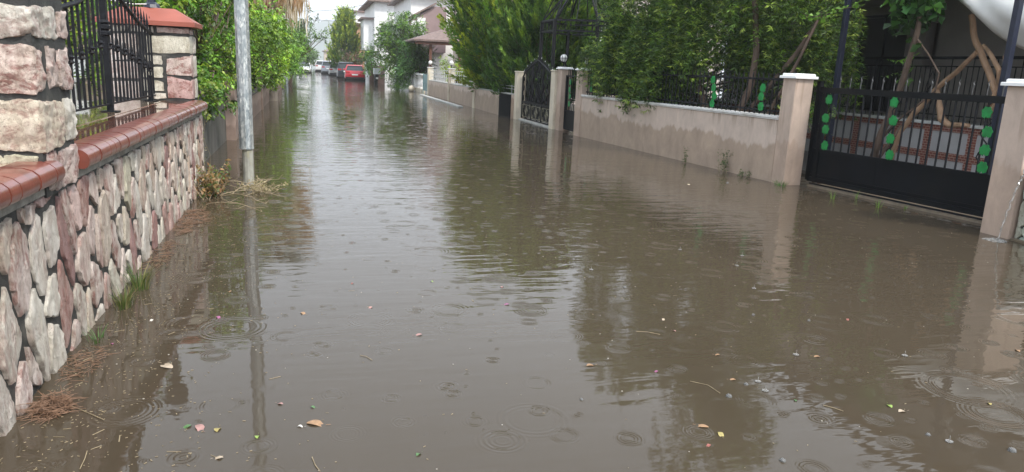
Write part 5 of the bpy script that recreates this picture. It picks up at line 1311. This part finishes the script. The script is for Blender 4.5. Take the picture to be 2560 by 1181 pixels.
MB().bbox(4.66, 5.2, 55.93, 56.44, 1.16, 1.2, .01).build('box_lid', bpy.data.materials['box_white'], sc)
MB().bbox(4.8, 5.06, 56.44, 57.1, .76, .84, .02).build('seat', TRIM, sc)

# ------------------------------------------------------------------ litter, weeds, bubbles
rng = np.random.default_rng(101)
def straw_pile(name, lb, c, n, spread, hgt, mat, L=(.05, .16), seed=1, r=.0016):
    rg = random.Random(seed); m_ = MB()
    for _ in range(n):
        a = rg.uniform(0, math.pi*2); q = math.sqrt(rg.random()); x = c[0]+math.cos(a)*q*spread[0]; y = c[1]+math.sin(a)*q*spread[1]
        x = max(x, XW+.03) if c[0] < 0 else x
        z = .003+hgt*(1-q*q)*rg.random(); l = rg.uniform(*L); d = rg.uniform(0, math.pi*2); tz = rg.uniform(-.3, .3)*min(1, z/.03)
        p = Vector((x, y, z)); e = Vector((math.cos(d), math.sin(d), tz))*l; mid = p+e*.5+Vector((rg.uniform(-1,1), rg.uniform(-1,1), .3))*l*.12
        m_.tube([p-e*.1, mid, p+e], [r, r, r*.5], 4, False)
    return tag(m_.build(name, mat, None), lb, 'dead stems')
straw_pile('dead_stem_heap', 'rust-brown heap of dead stems at the foot of the stone wall, nearest the camera', (-1.15, 3.47, 0), 300, (.08, .10), .08, DRY, (.03,.09), 1)
straw_pile('dead_stem_heap', 'flat brown mat of dead stems along the wall foot beyond the nearest heap', (-1.16, 4.0, 0), 110, (.10,.25), .015, DRY, (.02,.08), 2, .0013)
straw_pile('dead_stem_heap', 'small brown heap of dead stems by the wall foot where the grass tufts end', (-1.18, 6.3, 0), 80, (.08,.5), .015, DRY, (.04,.1), 3, .0016)
straw_pile('dead_stem_heap', 'reddish heap of stems where the wall meets the weeds', (-1.15, 7.6, 0), 190, (.14,.6), .04, DRY, (.04,.12), 4, .002)
# floating chaff: beyond counting
m_ = MB(); rg = random.Random(5)
for _ in range(1700):
    y = 2.4+rg.random()**1.4*6.5; x = XW+.05+abs(rg.gauss(0, .42)) if rg.random() < .8 else rg.uniform(-1.2, 6.5)
    l = rg.uniform(.003, .014) if rg.random() < .96 else rg.uniform(.03,.06); d = rg.gauss(.3, .8); m_.bar((x, y, .0015), (x+math.cos(d)*l, y+math.sin(d)*l, .0015), rg.uniform(.0015,.0045), .0012)
tag(m_.build('floating_chaff', PALESTRAW), kind='stuff')
m_ = MB()
for _ in range(170):
    y = 2.4+rg.random()**1.3*9; x = rg.uniform(-1.1, 7.2); s_ = rg.uniform(.0025, .0055)
    m_.ball((x, y, .001), s_, 6, (1, 1, .4))
tag(m_.build('floating_specks', simple('pale_speck', (.38,.35,.3), .4, .2, 9, 0)), kind='stuff')
# single floating leaves
def fleaf(x, y, s, col, kind_, lb, rot=None, grp=None, tagit=True):
    rg_ = random.Random(int(x*1000+y*77)); rot = rg_.uniform(0, 6.3) if rot is None else rot; m_ = MB(); n = 9
    V = []; 
    for i in range(n):
        q = i/(n-1); w = s*.26*math.sin(math.pi*min(1, q*.96+.03))**.7; cxx = (q-.5)*s; cur = .012*math.sin(q*3+rg_.random())*s*8
        for k in (-1, 0, 1): V.append((cxx, k*w+cur, .002+abs(k)*.10*w+.004*math.sin(q*5)))
    F = [(i*3+k, i*3+k+1, (i+1)*3+k+1, (i+1)*3+k) for i in range(n-1) for k in range(2)]
    m_._add([(x+a*math.cos(rot)-b*math.sin(rot), y+a*math.sin(rot)+b*math.cos(rot), c) for a, b, c in V], F)
    st_ = Vector((x+math.cos(rot)*s*.5, y+math.sin(rot)*s*.5, .003)); m_.tube([st_, st_+Vector((math.cos(rot+.2), math.sin(rot+.2), .05))*s*.25], s*.012, 4, False)
    m_.cc = None; o = m_.build('floating_leaf', col, None, True)
    return tag(o, lb, 'leaf', grp)
LF = {'tan': simple('leaf_tan', (.32,.19,.10), .5, .3, 60, 0), 'yellow': simple('leaf_yellow', (.34,.28,.10), .5, .3, 60, 0), 'green': simple('leaf_green', (.08,.17,.06), .45, .3, 60, 0),
      'lime': simple('leaf_lime', (.22,.32,.07), .45, .3, 60, 0), 'pink': simple('leaf_pink', (.36,.2,.18), .5, .3, 60, 0), 'magenta': simple('petal_magenta', (.26,.08,.17), .5, .3, 60, 0),
      'red': simple('leaf_red', (.27,.09,.07), .5, .3, 60, 0), 'pale': simple('leaf_pale', (.42,.34,.25), .5, .2, 60, 0), 'white': simple('petal_white', (.6,.57,.52), .5, .1, 60, 0)}
def gxy(px, py):    # where a sight line meets the water
    d = CM @ Vector((px-1280, -(py-590.5), -1818)); t = -H/d.z; return d.x*t, d.y*t
LEAVES = [(418,915,.10,'pale','upright pale curled leaf near the foot of the stone wall'),(466,1068,.045,'green','small green leaf afloat left of the pink leaf, near the bottom left'),
 (497,1072,.07,'pink','pink leaf afloat beside the small green leaf'),(546,1074,.05,'yellow','yellow leaf afloat right of the pink leaf'),(645,1092,.04,'lime','lime leaf afloat alone below the yellow leaf'),
 (545,795,.045,'magenta','magenta petal afloat near the wall-side grass tuft'),(281,860,.03,'magenta','magenta petal close to the stone wall foot'),(378,802,.035,'white','white petal afloat beside the grass tufts'),
 (575,730,.03,'tan','tan leaf afloat above the magenta petal'),(1265,762,.05,'magenta','magenta blossom afloat in the middle of the street'),(1256,718,.045,'pink','curled pink petal just beyond the magenta blossom'),
 (925,770,.04,'pink','faint pink petal in the pale water left of the middle'),(1045,838,.05,'pink','pinkish leaf afloat in the sky reflection'),(757,785,.05,'tan','tan leaf lying low in the sky reflection'),
 (790,1062,.09,'tan','large brown leaf afloat near the bottom centre'),(752,1068,.03,'white','pale crumpled petal against the large brown leaf'),(545,1181-35,.04,'pale','pale leaf afloat near the bottom edge'),
 (1478,915,.055,'tan','orange-tan leaf at the edge of the sky reflection'),(1657,800,.035,'pale','pale leaf afloat in the brown water'),(1685,828,.03,'pink','tiny pink petal right of the pale leaf'),
 (1792,888,.035,'tan','small orange leaf in the brown water, farther one of two'),(1830,950,.04,'tan','small orange leaf in the brown water, nearer one of two'),(1755,1066,.06,'tan','brown leaf in the pale streak at the lower right'),
 (1800,1088,.05,'yellow','yellow leaf in the pale streak at the lower right'),(2040,892,.045,'tan','orange leaf alone towards the right'),(2118,800,.035,'red','red leaf afloat below the sliding gate'),
 (2225,1015,.05,'lime','lime leaf at the lower right'),(2258,1030,.055,'pale','pale pink leaf touching the lime leaf'),(1990,1002,.03,'green','thin green leaf in the lower right water'),(2545,877,.05,'tan','tan leaf near the right edge'),
 (1720,462,.09,'pale','pale leaf afloat before the tide-marked wall'),(1640,930,.03,'magenta','small magenta petal in the brown water'),(2475,1010,.04,'yellow','yellow leaf near the right edge, lower of two'),
 (463,560,.06,'tan','tan leaf against the stone wall foot'),(880,710,.03,'red','small dark leaf in the middle of the street'),(1080,705,.03,'lime','tiny lime leaf in the sky reflection'),
 (700,1010,.035,'pink','small pink petal left of the large brown leaf'),(1048,1137,.035,'green','small green leaf at the bottom centre'),(1770,1075+40,.03,'red','tiny red leaf under the pale streak'),(783,1020,.03,'green','small dull-green leaf above the large brown leaf')]
for (px, py, s_, k, lb) in LEAVES: x, y = gxy(px, py); fleaf(x, y, s_, LF[k], k, lb)
def twig(pts, r, lb):
    P_ = [Vector((*gxy(a, b), .004)) for a, b in pts]; m_ = MB(); m_.tube(P_, [r]*len(P_), 5); tag(m_.build('floating_twig', PALESTRAW, None, True), lb, 'twig')
for pts, lb in [([(1725,955),(1770,965),(1800,985)], 'forked pale twig afloat in the brown water'), ([(2058,1015),(2085,1022),(2108,1030)], 'thin straight twig at the lower right'), ([(780,1145),(788,1165),(800,1181)], 'thin pale twig at the bottom edge'),
                ([(200,1175),(212,1150),(218,1130)], 'pale twig near the bottom left corner'), ([(1590,830),(1620,832),(1650,838)], 'faint pinkish twig in the brown water'), ([(160,1010),(210,1030),(260,1052)], 'long brown twig trailing from the nearest stem heap'), ([(900,890),(915,893),(930,902)], 'short pale twig in the sky reflection')]: twig(pts, .0018, lb)
# bubbles from raindrops
BUB = bpy.data.materials.new('bubble'); BUB.use_nodes = True; _b = BUB.node_tree.nodes['Principled BSDF']; _b.inputs['Base Color'].default_value = (.8,.8,.78,1); _b.inputs['Roughness'].default_value = .03; _b.inputs['Transmission Weight'].default_value = .85; _b.inputs['IOR'].default_value = 1.2; _b.inputs['Specular IOR Level'].default_value = 1
for (px, py, r_) in [(1822,992,.016),(1562,720,.014),(1819,458,.02),(1865,962,.012),(2022,802,.010),(2320,1148-60,.012),(1957,1153,.014),(2530,1128,.018),(1883,788,.011),(1454,1000,.01)]:
    x, y = gxy(px, py); m_ = MB(); m_.lathe([(r_, -.001), (r_*.98, r_*.25), (r_*.8, r_*.62), (r_*.45, r_*.9), (r_*.05, r_)], (x, y, 0), 14)
    tag(m_.build('bubble', BUB, None, True), 'round rain bubble floating on the brown water', 'bubble', 'rain bubbles on the flood water')
# splash crowns
for (px, py) in [(1855,640),(1885,722),(1842,665),(2262,890),(1913,978),(1990,888),(1478,675),(1895,955),(2373,1105),(1700,625)]:
    x, y = gxy(px, py); m_ = MB(); m_.lathe([(.006,0),(.0025,.01),(.0018,.022),(.003,.028),(.001,.032)], (x, y, 0), 8)
    m_.lathe([(.016,0),(.018,.004),(.014,.002)], (x, y, 0), 12); tag(m_.build('rain_splash', CLEAR, None, True), 'tiny upright splash where a raindrop hits the water', 'splash', 'raindrop splashes')
m_ = MB(); rg = random.Random(9)
V = [(7.22, 6.06, .012)]; nn_ = 40
for ri, (rr_, hz) in enumerate(((.035,.016),(.06,.008),(.085,.006),(.115,-.002))):
    for k in range(nn_):
        a = 2*math.pi*k/nn_; q = rr_*rg.uniform(.75, 1.3); V.append((7.22+q*math.cos(a), 6.06+q*math.sin(a), hz+(rg.uniform(-.004,.008) if ri < 3 else 0)))
m_._add(V, [(0, 1+k, 1+(k+1) % nn_) for k in range(nn_)]+[(1+r_*nn_+k, 1+(r_+1)*nn_+k, 1+(r_+1)*nn_+(k+1) % nn_, 1+r_*nn_+(k+1) % nn_) for r_ in range(3) for k in range(nn_)])
tag(m_.build('pipe_splash', CLEAR), 'white foam where the pipe stream hits the flood', 'splash')

# grass and weeds
def tuft(name, lb, c, n, L, spread, cols, seed, w=.006, lean=.7, cat='grass tuft'):
    rg_ = np.random.default_rng(seed); V, F, C = [], [], []
    for i in range(n):
        a = rg_.random()*6.3; q = rg_.random()**.6; b = np.array([c[0]+math.cos(a)*q*spread, c[1]+math.sin(a)*q*spread*1.3, -.01]); l = L*rg_.uniform(.45, 1.1)
        d = np.array([math.cos(a), math.sin(a), 0])*lean*rg_.uniform(.3, 1.2); sd_ = np.array([-math.sin(a), math.cos(a), 0])*w*.5; col = pal(rg_, 1, cols, .2)[0]
        for k in range(5):
            t_ = k/4; p = b+np.array([0,0,1])*l*(t_-.35*lean*t_*t_)+d*l*t_*t_; ww = (1-t_)**.7
            V += [p-sd_*ww, p+sd_*ww]; C += [col, col]
        o_ = i*10
        for k in range(4): F.append((o_+2*k, o_+2*k+1, o_+2*k+3, o_+2*k+2))
    o = npmesh(name, np.array(V), np.array(F), np.array(C), LEAF, None); return tag(o, lb, cat)
GG = [(.10,.15,.04),(.17,.19,.07),(.07,.12,.035),(.27,.23,.12)]
tuft('grass_tuft', 'larger wet grass tuft growing from the stone wall foot', (-1.16, 5.35, 0), 110, .26, .07, GG, 1)
tuft('grass_tuft', 'smaller grass tuft just nearer than the larger one at the wall foot', (-1.17, 4.95, 0), 80, .2, .06, GG, 2)
tuft('grass_tuft', 'few green blades at the wall foot near the stem mat', (-1.18, 4.35, 0), 22, .12, .05, [(.08,.17,.05)], 3)
tuft('grass_tuft', 'green blades beside the corner of the tan pillar and gate', (7.1, 9.75, 0), 60, .13, .09, [(.09,.18,.05)], 4, .008)
for k, (px, py, lb) in enumerate([(2082,498,'first thin grass sprig before the sliding gate, next to the pillar'),(2142,497,'second thin grass sprig before the sliding gate'),(2196,520,'brightest green sprig before the middle of the sliding gate'),(2262,522,'low pale sprig before the sliding gate, farthest right of four')]):
    x, y = gxy(px, py); tuft('grass_sprig', lb, (x, y, 0), 12 if k != 2 else 20, .17 if k < 3 else .08, .03, [(.14,.26,.06),(.2,.3,.08)], 10+k, .007, .45)
def weed(name, lb, c, n, hh, cols, seed, lf=.03, spread=.12, mat_=None, cat='weed'):
    rg_ = np.random.default_rng(seed); t = thing(name, lb, cat, (c[0], c[1], 0)); m_ = MB(); P, D, L, C = [], [], [], []
    for _ in range(n):
        a = rg_.random()*6.3; top_ = np.array([c[0]+math.cos(a)*spread*rg_.random()*1.3, c[1]+math.sin(a)*spread*rg_.random()*1.6, hh*rg_.uniform(.4, 1)]); b = np.array([c[0]+rg_.normal(0,spread*.3), c[1]+rg_.normal(0,spread*.4), -.02])
        mid = (b+top_)/2+rg_.normal(0,.02,3); m_.tube([b, mid, top_], [.0035,.003,.0015], 4, False)
        for k in range(16):
            q = rg_.uniform(.15, 1); P.append(b+(top_-b)*q+rg_.normal(0,.012,3)); D.append(rg_.normal(0,1,3)+[0,0,.2]); L.append(lf*rg_.uniform(.6,1.4)); C.append(pal(rg_,1,cols,.2)[0])
    m_.build('stem', mat_ or PALESTRAW, t); L = np.array(L); leaves('foliage', np.array(P), np.array(D), rg_.normal(0,1,(len(P),3)), L, L*.45, np.array(C), LEAF, t); return t
weed('wall_weed', 'tall thin weed against the tide-marked wall, left of the leafier one', (6.86, 12.4), 5, .38, [(.10,.15,.06)], 201, .035, .05)
weed('wall_weed', 'leafiest weed growing against the tide-marked wall', (6.98, 11.25), 12, .42, [(.10,.15,.06),(.08,.13,.05)], 202, .035, .13)
weed('wall_weed', 'small weed between the leafiest one and the pillar', (7.05, 10.7), 6, .16, [(.10,.15,.06)], 203, .03, .16)
weed('dry_weed', 'tangled red-brown and green weed where the stone wall ends', (-1.12, 9.0), 60, .42, [(.3,.16,.08),(.14,.2,.06),(.35,.22,.1),(.1,.16,.05),(.38,.25,.14)], 204, .05, .26)
weed('dry_weed', 'pale twiggy weed clinging to the dark concrete wall', (-1.42, 10.6), 14, .95, [(.35,.3,.2),(.2,.22,.12)], 205, .03, .14)
weed('dry_weed', 'straw-coloured weed washed against the foot of the steel pole', (-.62, 9.35), 34, .14, [(.45,.38,.24),(.3,.25,.15)], 206, .03, .3)
m_ = MB(); rg = random.Random(3)
for (a, b) in [((-1.05,9.1,.16),(-.45,9.0,.03)), ((-1.0,8.7,.05),(-.5,8.45,.01)), ((-1.0,8.75,.06),(-.35,8.9,.02)), ((-.9,9.0,.03),(-.4,9.5,.12)), ((-1.1,8.3,.03),(-.5,8.0,.01))]:
    P_ = [Vector(a).lerp(Vector(b), k/7)+Vector((rg.uniform(-.02,.02), rg.uniform(-.02,.02), .06*math.sin(math.pi*k/7))) for k in range(8)]; m_.tube(P_, [.006-.0006*k for k in range(8)], 5)
    for k in range(2, 8):
        for _ in range(2): m_.tube([P_[k], P_[k]+Vector((rg.uniform(-.1,.12), rg.uniform(-.12,.12), rg.uniform(-.02,.06)))], [.0025,.001], 4, False)
tag(m_.build('dry_branch', PALESTRAW, None, True), 'bare pale branch lying on the water beside the steel pole', 'branch')

# ------------------------------------------------------------------ damp air
hz = MB().box(-1420, 1420, -70, 2000, -1.45, 190).build('haze', None); tag(hz, kind='stuff')
m = bpy.data.materials.new('damp_air'); m.use_nodes = True; n = m.node_tree; n.nodes.clear()
o_ = n.nodes.new('ShaderNodeOutputMaterial'); v_ = n.nodes.new('ShaderNodeVolumePrincipled')
v_.inputs['Color'].default_value = (.93, .96, 1, 1); v_.inputs['Density'].default_value = .00065; v_.inputs['Anisotropy'].default_value = .2
n.links.new(v_.outputs[0], o_.inputs['Volume']); hz.data.materials.append(m)
